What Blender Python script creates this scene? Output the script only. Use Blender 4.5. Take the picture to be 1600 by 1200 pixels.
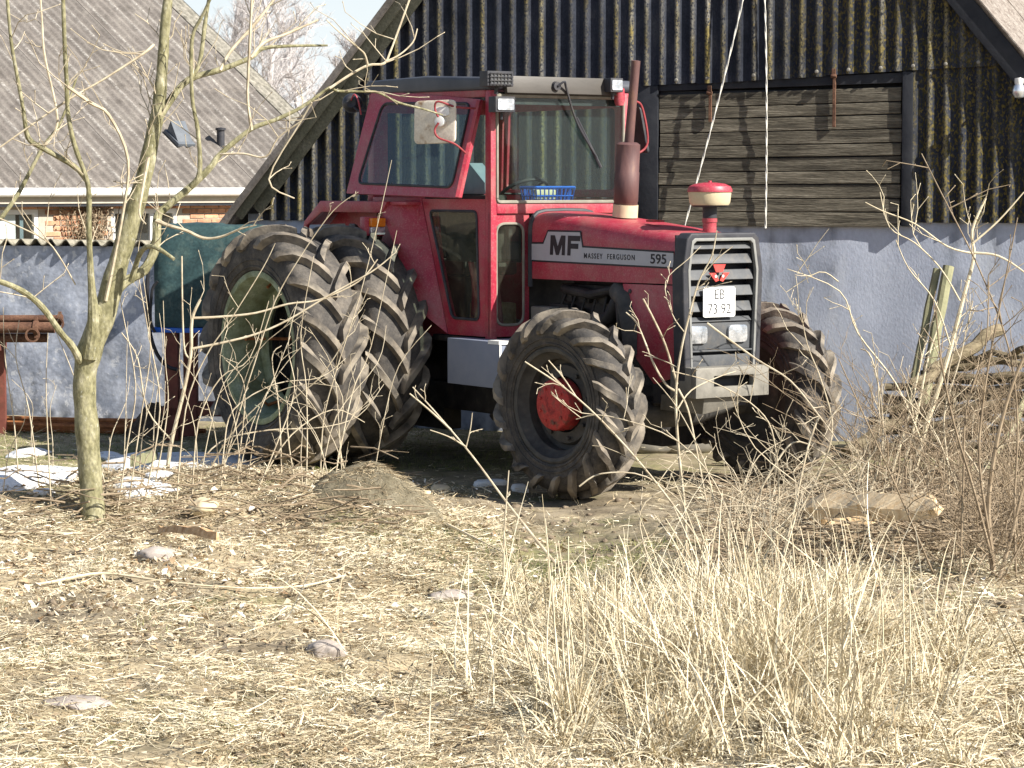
import bpy, bmesh, math, random
import numpy as np
from mathutils import Vector, Matrix, noise as mnoise

random.seed(7); rng = np.random.default_rng(11)
for o in list(bpy.data.objects): bpy.data.objects.remove(o)
S = bpy.context.scene
COL = S.collection
PI = math.pi

# ---------------------------------------------------------------- camera, sky, sun, exposure
FPX, YH, CAMZ = 4000.0, 290.0, 2.04
PITCH = math.atan((600 - YH) / FPX)
cd = bpy.data.cameras.new('camera'); cam = bpy.data.objects.new('camera', cd); COL.objects.link(cam)
cd.sensor_width = 36.0; cd.lens = 36.0 * FPX / 1600.0; cd.clip_start = .1; cd.clip_end = 3000
cam.location = (0, 0, CAMZ); cam.rotation_euler = (PI / 2 - PITCH, 0, 0)
S.camera = cam
SUN_AZ, SUN_EL = math.radians(59), math.radians(37)      # measured from the viewer's back towards the right
SUN = Vector((math.sin(SUN_AZ) * math.cos(SUN_EL), -math.cos(SUN_AZ) * math.cos(SUN_EL), math.sin(SUN_EL)))
w = bpy.data.worlds.new('World'); S.world = w; w.use_nodes = True
nt = w.node_tree; nt.nodes.clear()
sk = nt.nodes.new('ShaderNodeTexSky'); sk.sky_type = 'NISHITA'; sk.sun_disc = False
sk.sun_elevation = SUN_EL; sk.sun_rotation = math.atan2(SUN.x, SUN.y)
sk.air_density = 1.0; sk.dust_density = 1.0; sk.ozone_density = 1.5
bg = nt.nodes.new('ShaderNodeBackground'); bg.inputs['Strength'].default_value = .066
wo = nt.nodes.new('ShaderNodeOutputWorld')
tcw = nt.nodes.new('ShaderNodeTexCoord'); sx = nt.nodes.new('ShaderNodeSeparateXYZ'); nt.links.new(tcw.outputs['Generated'], sx.inputs[0])
hz_ = nt.nodes.new('ShaderNodeMapRange'); hz_.inputs['From Min'].default_value = 0; hz_.inputs['From Max'].default_value = .24; hz_.inputs['To Min'].default_value = .9; hz_.inputs['To Max'].default_value = .03
nt.links.new(sx.outputs['Z'], hz_.inputs['Value'])                 # thin bright haze, thickest towards the horizon, the same all round
cn = nt.nodes.new('ShaderNodeTexNoise'); cn.inputs['Scale'].default_value = 3.0; cn.inputs['Detail'].default_value = 5; nt.links.new(tcw.outputs['Generated'], cn.inputs['Vector'])
cm = nt.nodes.new('ShaderNodeMath'); cm.operation = 'MULTIPLY_ADD'; cm.inputs[1].default_value = .5; nt.links.new(cn.outputs['Fac'], cm.inputs[0]); cm.inputs[2].default_value = .72
cf = nt.nodes.new('ShaderNodeMath'); cf.operation = 'MULTIPLY'; cf.use_clamp = True; nt.links.new(hz_.outputs[0], cf.inputs[0]); nt.links.new(cm.outputs[0], cf.inputs[1])
mxw = nt.nodes.new('ShaderNodeMix'); mxw.data_type = 'RGBA'; mxw.inputs[7].default_value = (7.6, 8.0, 8.5, 1)
nt.links.new(cf.outputs[0], mxw.inputs[0]); nt.links.new(sk.outputs[0], mxw.inputs[6]); nt.links.new(mxw.outputs[2], bg.inputs[0]); nt.links.new(bg.outputs[0], wo.inputs[0])
sd = bpy.data.lights.new('sun', 'SUN'); so = bpy.data.objects.new('sun', sd); COL.objects.link(so)
sd.energy = 5.0; sd.angle = math.radians(.5); sd.color = (1, .95, .86)
so.location = (20, -12, 20); so.rotation_euler = SUN.to_track_quat('Z', 'Y').to_euler()
S.view_settings.view_transform = 'Standard'; S.view_settings.look = 'None'
S.view_settings.exposure = 1.05; S.view_settings.gamma = 1; S.view_settings.use_curve_mapping = False
S.cycles.max_bounces = 8; S.cycles.transparent_max_bounces = 24
S.cycles.use_denoising = True

# ---------------------------------------------------------------- helpers: picture rays to places
C0 = Vector((0, 0, CAMZ))
FW = Vector((0, math.cos(PITCH), -math.sin(PITCH))); UP = Vector((0, math.sin(PITCH), math.cos(PITCH)))
def ray(px, py): return Vector((1, 0, 0)) * ((px - 800) / FPX) + UP * ((600 - py) / FPX) + FW
def at_y(px, py, Y):
    v = ray(px, py); return C0 + v * (Y / v.y)
def at_z(px, py, z):
    v = ray(px, py); return C0 + v * ((z - CAMZ) / v.z)
def on_plane(px, py, co, no):
    v = ray(px, py); return C0 + v * ((Vector(co) - C0).dot(no) / v.dot(no))
def fbm(x, y, s=1.0, oct=4, seed=0):
    r = 0; a = 1; t = 0
    for i in range(oct):
        r += a * mnoise.noise(Vector((x * s + seed * 7.3, y * s - seed * 3.1, seed * 1.7 + i * 9.1))); t += a; a *= .5; s *= 2
    return r / t
def sig(x): return 1 / (1 + math.exp(-max(-40, min(40, x))))
def gz0(x, y):
    if y > 40 or y < 2 or abs(x) > 14: return 0.0
    z = .27 * math.exp(-((y - 15.55 - .1 * math.sin(x * 2.3)) / .75) ** 2) * sig((-.62 - x) / .12) * sig((x + 9) / .5)
    z += .10 * sig((14.4 - y) / .4) * sig((-.8 - x) / .4) * .6
    z += .16 * math.exp(-((x - 1.75) / .95) ** 2 - ((y - 11.3) / 1.5) ** 2)
    z += .12 * math.exp(-((x - 2.7) / .8) ** 2 - ((y - 13.4) / 1.3) ** 2)
    z -= .05 * math.exp(-((x - .35) / .5) ** 2) * sig((16 - y) / .5) * sig((y - 11.5) / .6)
    a = sig((17 - y) / 1.0)
    z += fbm(x, y, .9, 3, 1) * .08 * a + fbm(x, y, 3.6, 4, 2) * .060 * (a + .2)
    return z
_GX = np.arange(-5.0, 5.001, .05); _GY = np.arange(7.5, 24.001, .05)
_G = np.array([[gz0(float(x), float(y)) for x in _GX] for y in _GY])
def gz(x, y):
    if x < -5 or x >= 4.99 or y < 7.5 or y >= 23.99: return gz0(x, y)
    fx = (x + 5) / .05; fy = (y - 7.5) / .05; i = int(fx); j = int(fy); fx -= i; fy -= j
    return float((_G[j, i] * (1 - fx) + _G[j, i + 1] * fx) * (1 - fy) + (_G[j + 1, i] * (1 - fx) + _G[j + 1, i + 1] * fx) * fy)
def gzn(x, y):
    fx = np.clip((x + 5) / .05, 0, len(_GX) - 1.01); fy = np.clip((y - 7.5) / .05, 0, len(_GY) - 1.01)
    i = fx.astype(int); j = fy.astype(int); fx = fx - i; fy = fy - j
    return (_G[j, i] * (1 - fx) + _G[j, i + 1] * fx) * (1 - fy) + (_G[j + 1, i] * (1 - fx) + _G[j + 1, i + 1] * fx) * fy
def ground_at(px, py):
    v = ray(px, py); t = 7.0
    while t < 60:
        p = C0 + v * t
        if p.z <= gz(p.x, p.y): return Vector((p.x, p.y, gz(p.x, p.y)))
        t += .02
    return at_z(px, py, 0)

# ---------------------------------------------------------------- helpers: materials
def mat(name, cols, scale=6, rough=.8, bump=.2, bscale=None, metal=0, stretch=(1, 1, 1), rand=0, spec=.3, det=6,
        fine=.0, fscale=80, attr=None, attr_col=None, coat=0, tint=None, dust=()):
    m = bpy.data.materials.new(name); m.use_nodes = True
    t = m.node_tree; N = t.nodes; L = t.links
    b = N['Principled BSDF']
    b.inputs['Roughness'].default_value = rough; b.inputs['Metallic'].default_value = metal
    b.inputs['Specular IOR Level'].default_value = spec; b.inputs['Coat Weight'].default_value = coat
    tc = N.new('ShaderNodeTexCoord'); mp = N.new('ShaderNodeMapping'); mp.inputs['Scale'].default_value = stretch
    L.new(tc.outputs['Object'], mp.inputs['Vector'])
    vec = mp.outputs[0]
    if rand:
        oi = N.new('ShaderNodeObjectInfo'); ad = N.new('ShaderNodeVectorMath'); ad.operation = 'ADD'
        sc = N.new('ShaderNodeMath'); sc.operation = 'MULTIPLY'; sc.inputs[1].default_value = 53.0
        L.new(oi.outputs['Random'], sc.inputs[0]); L.new(mp.outputs[0], ad.inputs[0]); L.new(sc.outputs[0], ad.inputs[1]); vec = ad.outputs[0]
    n = N.new('ShaderNodeTexNoise'); n.inputs['Scale'].default_value = scale; n.inputs['Detail'].default_value = det; n.inputs['Roughness'].default_value = .62
    L.new(vec, n.inputs['Vector'])
    r = N.new('ShaderNodeValToRGB'); L.new(n.outputs['Fac'], r.inputs[0])
    if len(cols) == 1: cols = [(.3, cols[0]), (.7, cols[0])]
    while len(r.color_ramp.elements) < len(cols): r.color_ramp.elements.new(.5)
    for e, (p, c) in zip(r.color_ramp.elements, cols): e.position = p; e.color = (*c, 1)
    col = r.outputs[0]
    def mix(kind, fac, a, bb):
        x = N.new('ShaderNodeMix'); x.data_type = 'RGBA'; x.blend_type = kind
        for s, v in ((0, fac), (6, a), (7, bb)):
            if hasattr(v, 'is_linked'): L.new(v, x.inputs[s])
            else: x.inputs[s].default_value = v
        return x.outputs[2]
    if tint:                                                   # per-blade colour variation
        at = N.new('ShaderNodeAttribute'); at.attribute_name = 'tint'
        rr = N.new('ShaderNodeValToRGB'); L.new(at.outputs['Fac'], rr.inputs[0])
        while len(rr.color_ramp.elements) < len(tint): rr.color_ramp.elements.new(.5)
        for e, (p, c) in zip(rr.color_ramp.elements, tint): e.position = p; e.color = (*c, 1)
        col = rr.outputs[0]
    if rand:
        hs = N.new('ShaderNodeHueSaturation'); mr = N.new('ShaderNodeMapRange')
        mr.inputs['To Min'].default_value = 1 - rand; mr.inputs['To Max'].default_value = 1 + rand
        L.new(oi.outputs['Random'], mr.inputs['Value']); L.new(mr.outputs[0], hs.inputs['Value']); L.new(col, hs.inputs['Color']); col = hs.outputs[0]
    if fine:
        n2 = N.new('ShaderNodeTexNoise'); n2.inputs['Scale'].default_value = fscale; n2.inputs['Detail'].default_value = 3; L.new(vec, n2.inputs['Vector'])
        mr2 = N.new('ShaderNodeMapRange'); mr2.inputs['From Min'].default_value = .3; mr2.inputs['From Max'].default_value = .7
        mr2.inputs['To Min'].default_value = 1 - fine; mr2.inputs['To Max'].default_value = 1 + fine; L.new(n2.outputs['Fac'], mr2.inputs['Value'])
        cv = N.new('ShaderNodeCombineColor'); [L.new(mr2.outputs[0], cv.inputs[i]) for i in range(3)]
        col = mix('MULTIPLY', 1.0, col, cv.outputs[0])
    if attr:                                                   # wear that follows the shape (crests, worn strips)
        lst = attr if isinstance(attr, list) else [(attr, attr_col)]
        for an, ac in lst:
            at = N.new('ShaderNodeAttribute'); at.attribute_name = an
            n3 = N.new('ShaderNodeTexNoise'); n3.inputs['Scale'].default_value = ac.get('scale', 25); n3.inputs['Detail'].default_value = 5; L.new(vec, n3.inputs['Vector'])
            r3 = N.new('ShaderNodeMapRange'); r3.inputs['From Min'].default_value = ac.get('lo', .4); r3.inputs['From Max'].default_value = ac.get('hi', .6); L.new(n3.outputs['Fac'], r3.inputs['Value'])
            mu = N.new('ShaderNodeMath'); mu.operation = 'MULTIPLY'; mu.use_clamp = True; L.new(at.outputs['Fac'], mu.inputs[0]); L.new(r3.outputs[0], mu.inputs[1])
            n4 = N.new('ShaderNodeTexNoise'); n4.inputs['Scale'].default_value = ac.get('cscale', 9); L.new(vec, n4.inputs['Vector'])
            r4 = N.new('ShaderNodeValToRGB'); L.new(n4.outputs['Fac'], r4.inputs[0])
            r4.color_ramp.elements[0].position = .42; r4.color_ramp.elements[1].position = .6
            r4.color_ramp.elements[0].color = (*ac['a'], 1); r4.color_ramp.elements[1].color = (*ac['b'], 1)
            col = mix('MIX', mu.outputs[0], col, r4.outputs[0])
    for dc, amt, ds, lo, hi in dust:                            # dust, chips and rust marks with their own shapes
        nd = N.new('ShaderNodeTexNoise'); nd.inputs['Scale'].default_value = ds; nd.inputs['Detail'].default_value = 6; nd.inputs['Roughness'].default_value = .7; L.new(vec, nd.inputs['Vector'])
        rd = N.new('ShaderNodeMapRange'); rd.inputs['From Min'].default_value = lo; rd.inputs['From Max'].default_value = hi; rd.inputs['To Max'].default_value = amt; L.new(nd.outputs['Fac'], rd.inputs['Value'])
        col = mix('MIX', rd.outputs[0], col, (*dc, 1))
    L.new(col, b.inputs['Base Color'])
    if bump:
        nb = N.new('ShaderNodeTexNoise'); nb.inputs['Scale'].default_value = bscale or scale * 4; nb.inputs['Detail'].default_value = 5; L.new(vec, nb.inputs['Vector'])
        bp = N.new('ShaderNodeBump'); bp.inputs['Strength'].default_value = bump; bp.inputs['Distance'].default_value = .01
        L.new(nb.outputs['Fac'], bp.inputs['Height']); L.new(bp.outputs[0], b.inputs['Normal'])
    return m
def glass(name, tint=(.75, .85, .85), dirt=.08):
    m = bpy.data.materials.new(name); m.use_nodes = True; t = m.node_tree; N = t.nodes; L = t.links
    N.remove(N['Principled BSDF'])
    tr = N.new('ShaderNodeBsdfTransparent'); tr.inputs[0].default_value = (*tint, 1)
    gl = N.new('ShaderNodeBsdfGlossy'); gl.inputs['Roughness'].default_value = .03
    fr = N.new('ShaderNodeFresnel'); fr.inputs[0].default_value = 1.5
    mx = N.new('ShaderNodeMixShader'); ge = N.new('ShaderNodeNewGeometry'); iv = N.new('ShaderNodeMath'); iv.operation = 'MULTIPLY_ADD'; iv.inputs[1].default_value = -1; iv.inputs[2].default_value = 1; L.new(ge.outputs['Backfacing'], iv.inputs[0])
    fm = N.new('ShaderNodeMath'); fm.operation = 'MULTIPLY'; L.new(fr.outputs[0], fm.inputs[0]); L.new(iv.outputs[0], fm.inputs[1]); L.new(fm.outputs[0], mx.inputs[0]); L.new(tr.outputs[0], mx.inputs[1]); L.new(gl.outputs[0], mx.inputs[2])
    df = N.new('ShaderNodeBsdfDiffuse'); df.inputs[0].default_value = (.42, .38, .3, 1)
    tc = N.new('ShaderNodeTexCoord'); n = N.new('ShaderNodeTexNoise'); n.inputs['Scale'].default_value = 4; n.inputs['Detail'].default_value = 6; L.new(tc.outputs['Object'], n.inputs['Vector'])
    mr = N.new('ShaderNodeMapRange'); mr.inputs['From Min'].default_value = .35; mr.inputs['From Max'].default_value = .75; mr.inputs['To Min'].default_value = dirt * .4; mr.inputs['To Max'].default_value = dirt * 2
    L.new(n.outputs['Fac'], mr.inputs['Value'])
    m2 = N.new('ShaderNodeMixShader'); L.new(mr.outputs[0], m2.inputs[0]); L.new(mx.outputs[0], m2.inputs[1]); L.new(df.outputs[0], m2.inputs[2])
    L.new(m2.outputs[0], N['Material Output'].inputs[0])
    return m

# ---------------------------------------------------------------- helpers: meshes and things
MW = {}
def thing(name, label, cat, loc=(0, 0, 0), rz=0, group=None, parent=None):
    o = bpy.data.objects.new(name, None); COL.objects.link(o); o.empty_display_size = .2
    o.location = loc; o.rotation_euler = (0, 0, rz)
    MW[o] = Matrix.Translation(Vector(loc)) @ Matrix.Rotation(rz, 4, 'Z')
    if parent: o.parent = parent; MW[o] = MW[parent] @ MW[o]
    if cat: tag(o, label, cat, group)
    return o
def tag(o, label=None, cat=None, group=None, kind=None):
    if label: o['label'] = label
    if cat: o['category'] = cat
    if group: o['group'] = group
    if kind: o['kind'] = kind
    return o
def smooth(me, ang=35):
    if len(me.polygons):
        me.polygons.foreach_set('use_smooth', [True] * len(me.polygons)); me.set_sharp_from_angle(angle=math.radians(ang))
class MB:
    def __init__(s): s.v = []; s.f = []; s.a = {}
    def add(s, vs, fs):
        k = len(s.v); s.v += [Vector(v) for v in vs]; s.f += [[i + k for i in f] for f in fs]; return s
    def box(s, lo, hi, M=None):
        (a, b, c), (d, e, f) = lo, hi
        vs = [Vector(p) for p in ((a, b, c), (d, b, c), (d, e, c), (a, e, c), (a, b, f), (d, b, f), (d, e, f), (a, e, f))]
        if M: vs = [M @ v for v in vs]
        return s.add(vs, [(0, 3, 2, 1), (4, 5, 6, 7), (0, 1, 5, 4), (1, 2, 6, 5), (2, 3, 7, 6), (3, 0, 4, 7)])
    def prism(s, poly, d):                                     # poly: 3-D loop, d: extrusion
        d = Vector(d); P = [Vector(p) for p in poly]; n = len(P)
        return s.add(P + [p + d for p in P], [list(range(n))[::-1], list(range(n, 2 * n))] + [(i, (i + 1) % n, (i + 1) % n + n, i + n) for i in range(n)])
    def ring(s, outer, inner, d):                              # plate with a hole
        d = Vector(d); n = len(outer); O = [Vector(p) for p in outer]; I = [Vector(p) for p in inner]
        vs = O + I + [p + d for p in O] + [p + d for p in I]; fs = []
        for i in range(n):
            j = (i + 1) % n
            fs += [(i, j, j + n, i + n), (i + 2 * n, i + 3 * n, j + 3 * n, j + 2 * n), (i, i + 2 * n, j + 2 * n, j), (i + n, j + n, j + 3 * n, i + 3 * n)]
        return s.add(vs, fs)
    def tube(s, pts, rad, n=8, cap=True, flat=None):
        P = [Vector(p) for p in pts]; m = len(P)
        if not hasattr(rad, '__len__'): rad = [rad] * m
        vs = []; ref = None
        for i, p in enumerate(P):
            t = (P[min(i + 1, m - 1)] - P[max(i - 1, 0)]); t = t.normalized() if t.length > 1e-9 else Vector((0, 0, 1))
            if ref is None: ref = Vector((0, 0, 1)).cross(t) if abs(t.z) < .9 else Vector((1, 0, 0)).cross(t)
            ref = (ref - t * ref.dot(t)).normalized(); bi = t.cross(ref)
            for k in range(n):
                a = 2 * PI * k / n; vs.append(p + (ref * math.cos(a) + bi * math.sin(a)) * rad[i])
        fs = [(i * n + k, i * n + (k + 1) % n, (i + 1) * n + (k + 1) % n, (i + 1) * n + k) for i in range(m - 1) for k in range(n)]
        if cap: fs += [list(range(n))[::-1], list(range((m - 1) * n, m * n))]
        return s.add(vs, fs)
    def lathe(s, prof, n=32, axis='z', c=(0, 0, 0), closed=False, M=None):   # prof: (radius, along)
        c = Vector(c); vs = []; m = len(prof)
        for r, h in prof:
            for k in range(n):
                a = 2 * PI * k / n; x, y = r * math.cos(a), r * math.sin(a)
                v = Vector((x, y, h)) if axis == 'z' else Vector((x, h, y)) if axis == 'y' else Vector((h, x, y))
                vs.append((M @ v if M else v) + c)
        fs = [(i * n + k, i * n + (k + 1) % n, ((i + 1) % m) * n + (k + 1) % n, ((i + 1) % m) * n + k) for i in range(m if closed else m - 1) for k in range(n)]
        return s.add(vs, fs)
    def build(s, name, m, parent=None, bevel=0, seg=2, ang=35, loc=None, world=False, sm=True, fixn=True):
        vs = s.v
        if world and parent is not None:
            inv = MW[parent].inverted(); vs = [inv @ v for v in vs]
        if loc is not None: vs = [v - Vector(loc) for v in vs]
        me = bpy.data.meshes.new(name); me.from_pydata([tuple(v) for v in vs], [], s.f)
        if bevel or fixn:
            bm = bmesh.new(); bm.from_mesh(me)
            if fixn: bmesh.ops.recalc_face_normals(bm, faces=bm.faces)
            if bevel:
                es = [e for e in bm.edges if len(e.link_faces) == 2 and e.calc_face_angle(0) > math.radians(40)]
                bmesh.ops.bevel(bm, geom=es, offset=bevel, segments=seg, affect='EDGES', profile=.6, clamp_overlap=True)
            bm.to_mesh(me); bm.free()
        for an, vals in s.a.items():
            if len(vals) == len(me.vertices):
                me.attributes.new(an, 'FLOAT', 'POINT').data.foreach_set('value', vals)
        if sm: smooth(me, ang)
        if m: me.materials.append(m)
        o = bpy.data.objects.new(name, me); COL.objects.link(o)
        if loc is not None: o.location = loc
        if parent is not None:
            o.parent = parent; MW[o] = MW.get(parent, Matrix())
        return o
def inst(o, name, parent=None, M=None):
    c = o.copy(); c.name = name; COL.objects.link(c)
    if parent is not None: c.parent = parent
    if M is not None: c.matrix_local = M
    return c
def rpoly(cs, r=.03, k=5):
    """rounded outline: k points for each corner"""
    out = []; n = len(cs); cs = [Vector(c) for c in cs]
    for i in range(n):
        p, a, b = cs[i], cs[i - 1], cs[(i + 1) % n]
        rr = min(r, (a - p).length * .45, (b - p).length * .45)
        s, e = p + (a - p).normalized() * rr, p + (b - p).normalized() * rr
        for j in range(k):
            t = j / (k - 1); out.append(s * (1 - t) ** 2 + p * 2 * t * (1 - t) + e * t * t)
    return out
def spline(P, n=6):
    P = [Vector(p) for p in P]
    if len(P) < 3: return [P[0].lerp(P[-1], i / n) for i in range(n + 1)]
    out = []
    for i in range(len(P) - 1):
        a, b, c, d = P[max(i - 1, 0)], P[i], P[i + 1], P[min(i + 2, len(P) - 1)]
        for j in range(n):
            t = j / n
            out.append(.5 * ((2 * b) + (c - a) * t + (2 * a - 5 * b + 4 * c - d) * t * t + (3 * b - a - 3 * c + d) * t ** 3))
    out.append(P[-1]); return out
def npmesh(name, V, F, m, attrs=None, sm=False):
    me = bpy.data.meshes.new(name); V = np.ascontiguousarray(V, dtype=np.float32); F = np.ascontiguousarray(F, dtype=np.int32); k = F.shape[1]
    me.vertices.add(len(V)); me.vertices.foreach_set('co', V.ravel())
    me.loops.add(F.size); me.loops.foreach_set('vertex_index', F.ravel())
    me.polygons.add(len(F)); me.polygons.foreach_set('loop_start', np.arange(0, F.size, k, dtype=np.int32))
    me.update(calc_edges=True)
    for an, vals in (attrs or {}).items(): me.attributes.new(an, 'FLOAT', 'POINT').data.foreach_set('value', np.asarray(vals, dtype=np.float32))
    if sm: me.polygons.foreach_set('use_smooth', [True] * len(me.polygons))
    me.materials.append(m); o = bpy.data.objects.new(name, me); COL.objects.link(o); return o
def text(body, size, M, m, parent, name='lettering', xs=1.0, off=0.0, thick=.0008, sp=1.0):
    cu = bpy.data.curves.new(name, 'FONT'); cu.body = body; cu.size = size; cu.align_x = 'CENTER'; cu.align_y = 'CENTER'; cu.offset = off; cu.extrude = thick; cu.space_character = sp
    t = bpy.data.objects.new(name, cu); COL.objects.link(t); bpy.context.view_layer.update()
    me = bpy.data.meshes.new_from_object(t.evaluated_get(bpy.context.evaluated_depsgraph_get())); bpy.data.objects.remove(t)
    me.transform(M @ Matrix.Diagonal((xs, 1, 1, 1))); me.materials.clear(); me.materials.append(m)
    o = bpy.data.objects.new(name, me); COL.objects.link(o); o.parent = parent; return o

# ---------------------------------------------------------------- materials
m_red = mat('red paint', [(.30, (.31, .015, .038)), (.52, (.38, .022, .05)), (.72, (.40, .075, .10))], 3.5, .46, .06, 40, fine=.10, spec=.5,
  dust=[((.34, .20, .16), .42, 4, .44, .70), ((.10, .035, .02), .9, 30, .64, .68), ((.42, .30, .26), .35, 80, .52, .7), ((.20, .15, .10), .5, 11, .58, .74)])
m_red_dirty = mat('worn red paint', [(.35, (.22, .02, .02)), (.5, (.42, .04, .035)), (.66, (.14, .06, .045))], 14, .65, .25, fine=.15)
m_black = mat('black plastic', [(.3, (.025, .026, .032)), (.7, (.05, .05, .058))], 5, .55, .05, dust=[((.16, .14, .11), .35, 9, .5, .75)])
m_roof = mat('dark grey roof skin', [(.3, (.045, .05, .065)), (.7, (.08, .085, .10))], 4, .5, .06)
m_grey = mat('grey grille plastic', [(.3, (.055, .058, .065)), (.7, (.095, .10, .105))], 7, .55, .06, dust=[((.20, .17, .13), .4, 12, .5, .75)])
m_trim = mat('pale grille trim', [(.3, (.16, .16, .155)), (.7, (.25, .25, .235))], 8, .5, .05)
m_engine = mat('greasy engine metal', [(.3, (.012, .011, .012)), (.55, (.03, .027, .026)), (.75, (.07, .06, .05))], 9, .6, .3)
m_metal = mat('dusty grey metal', [(.3, (.16, .15, .13)), (.7, (.30, .28, .24))], 8, .55, .12, metal=.2)
m_visor = mat('brown grey sheet metal', [(.3, (.055, .049, .043)), (.6, (.085, .076, .067)), (.8, (.14, .075, .045))], 6, .5, .08, stretch=(1, .3, 1))
m_box = mat('blue grey sheet metal', [(.3, (.16, .185, .25)), (.7, (.21, .235, .30))], 5, .5, .06)
m_tyre = mat('dusty tyre rubber', [(.3, (.036, .034, .033)), (.52, (.068, .062, .057)), (.74, (.15, .132, .112))], 6, .88, .3, 60, fine=.18, dust=[((.20, .17, .135), .35, 13, .48, .70)],
  attr=[('lug', dict(a=(.22, .185, .145), b=(.30, .26, .205), lo=.32, hi=.60, scale=9, cscale=7))])
m_rimg = mat('pale green dirty rim', [(.3, (.15, .165, .085)), (.5, (.24, .28, .18)), (.72, (.33, .36, .27))], 7, .8, .4, fine=.2, dust=[((.11, .10, .04), .75, 5, .5, .65)])
m_rimd = mat('dark muddy rim', [(.3, (.035, .034, .033)), (.6, (.08, .075, .068)), (.78, (.15, .12, .09))], 9, .7, .2)
m_rust = mat('rusty steel', [(.3, (.14, .05, .02)), (.55, (.34, .135, .05)), (.75, (.22, .08, .035))], 12, .85, .3, fine=.15)
m_exh = mat('rusty exhaust', [(.3, (.075, .04, .043)), (.55, (.125, .065, .06)), (.75, (.22, .12, .075))], 9, .6, .2, stretch=(1, 1, .4))
m_cream = mat('cream enamel', [(.35, (.52, .43, .28)), (.65, (.62, .53, .36)), (.8, (.45, .32, .18))], 10, .5, .05)
m_amber = mat('amber lens', [(.3, (.65, .16, .01)), (.7, (.78, .24, .02))], 20, .2, .1, spec=.6)
m_lens = mat('clear lamp lens', [(.38, (.34, .37, .41)), (.62, (.80, .82, .86))], 9, .14, .25, 60, spec=.8, metal=.65)
m_white = mat('white plate', [(.3, (.76, .76, .74)), (.7, (.83, .83, .80))], 6, .45, .02)
m_silver = mat('silver decal', [(.3, (.36, .36, .40)), (.7, (.43, .43, .46))], 5, .45, .02)
m_ink = mat('black decal ink', [(.3, (.012, .012, .018)), (.7, (.02, .02, .026))], 5, .5, 0)
m_emb = mat('red emblem enamel', [(.3, (.50, .05, .05)), (.7, (.58, .09, .07))], 5, .4, 0)
m_arm = mat('dull red tube paint', [(.3, (.20, .03, .035)), (.6, (.30, .05, .055)), (.8, (.16, .07, .05))], 14, .6, .1)
m_mirror_back = mat('flaking cream mirror back', [(.32, (.32, .20, .11)), (.42, (.62, .55, .45)), (.7, (.74, .69, .60))], 9, .6, .1, fine=.1)
m_pale = mat('white plastic', [(.3, (.70, .70, .68)), (.7, (.8, .8, .78))], 8, .4, .02)
m_seat = mat('worn dark seat cover', [(.3, (.03, .03, .03)), (.7, (.08, .07, .06))], 9, .8, .2)
m_console = mat('blue grey console', [(.3, (.13, .19, .22)), (.7, (.2, .27, .3))], 5, .5, .03)
m_blue = mat('blue plastic', [(.3, (.02, .10, .48)), (.7, (.03, .15, .62))], 6, .4, .03)
m_glass = glass('dusty cab glass', (.83, .90, .87), .004)
m_glassd = glass('grimy lower glass', (.80, .84, .80), .03)
m_glassw = glass('window glass', (.85, .88, .88), .02)
m_gasket = mat('grey rubber gasket', [(.3, (.17, .16, .13)), (.7, (.28, .26, .21))], 9, .7, .05)

m_clad = mat('tarred corrugated sheet', [(.3, (.014, .017, .026)), (.55, (.028, .032, .045)), (.75, (.055, .058, .066))], 5, .75, .25, 50, rand=.12, fine=.25, spec=.12, stretch=(1, 1, .7),
  attr=[('lichen', dict(a=(.045, .042, .016), b=(.13, .10, .03), lo=.49, hi=.58, scale=52, cscale=30)), ('crest', dict(a=(.34, .32, .265), b=(.36, .29, .10), lo=.36, hi=.56, scale=75, cscale=4)), ('crest', dict(a=(.33, .24, .05), b=(.36, .33, .27), lo=.56, hi=.64, scale=60, cscale=14))])
m_barge = mat('algae stained barge board', [(.3, (.045, .046, .03)), (.55, (.075, .073, .053)), (.75, (.105, .10, .082))], 5, .85, .3, 40, fine=.2)
m_plank = mat('weathered hatch boards', [(.30, (.035, .031, .024)), (.48, (.098, .086, .064)), (.66, (.175, .156, .12))], 6, .88, .6, 24, stretch=(.35, 1, 4.5), rand=.22, fine=.38, fscale=60)
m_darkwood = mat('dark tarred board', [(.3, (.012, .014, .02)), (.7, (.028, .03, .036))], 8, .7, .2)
m_wash = mat('bluish whitewash', [(.28, (.30, .33, .40)), (.48, (.39, .425, .51)), (.68, (.45, .485, .565)), (.8, (.54, .57, .62))], 2.2, .9, .22, 60, stretch=(1, 1, .6), fine=.06, fscale=40,
  dust=[((.52, .545, .58), .4, 2.6, .54, .64), ((.24, .26, .30), .45, 6, .62, .72), ((.10, .10, .105), .8, 18, .70, .72)],
  attr='stain', attr_col=dict(a=(.10, .115, .14), b=(.17, .18, .20), lo=.35, hi=.6, scale=7, cscale=9))
m_washl = mat('flaking whitewash', [(.30, (.20, .23, .29)), (.46, (.33, .36, .43)), (.60, (.42, .45, .52)), (.70, (.55, .57, .60))], 3.6, .9, .4, 22, fine=.16, fscale=26,
  dust=[((.60, .61, .63), .7, 9, .57, .62), ((.17, .18, .20), .7, 6, .60, .68)],
  attr='stain', attr_col=dict(a=(.09, .10, .12), b=(.14, .15, .17), lo=.38, hi=.6, scale=6, cscale=9))
m_coping = mat('mossy fibre cement', [(.3, (.13, .12, .09)), (.5, (.24, .22, .17)), (.72, (.36, .33, .26))], 14, .9, .4, fine=.2)
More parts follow.
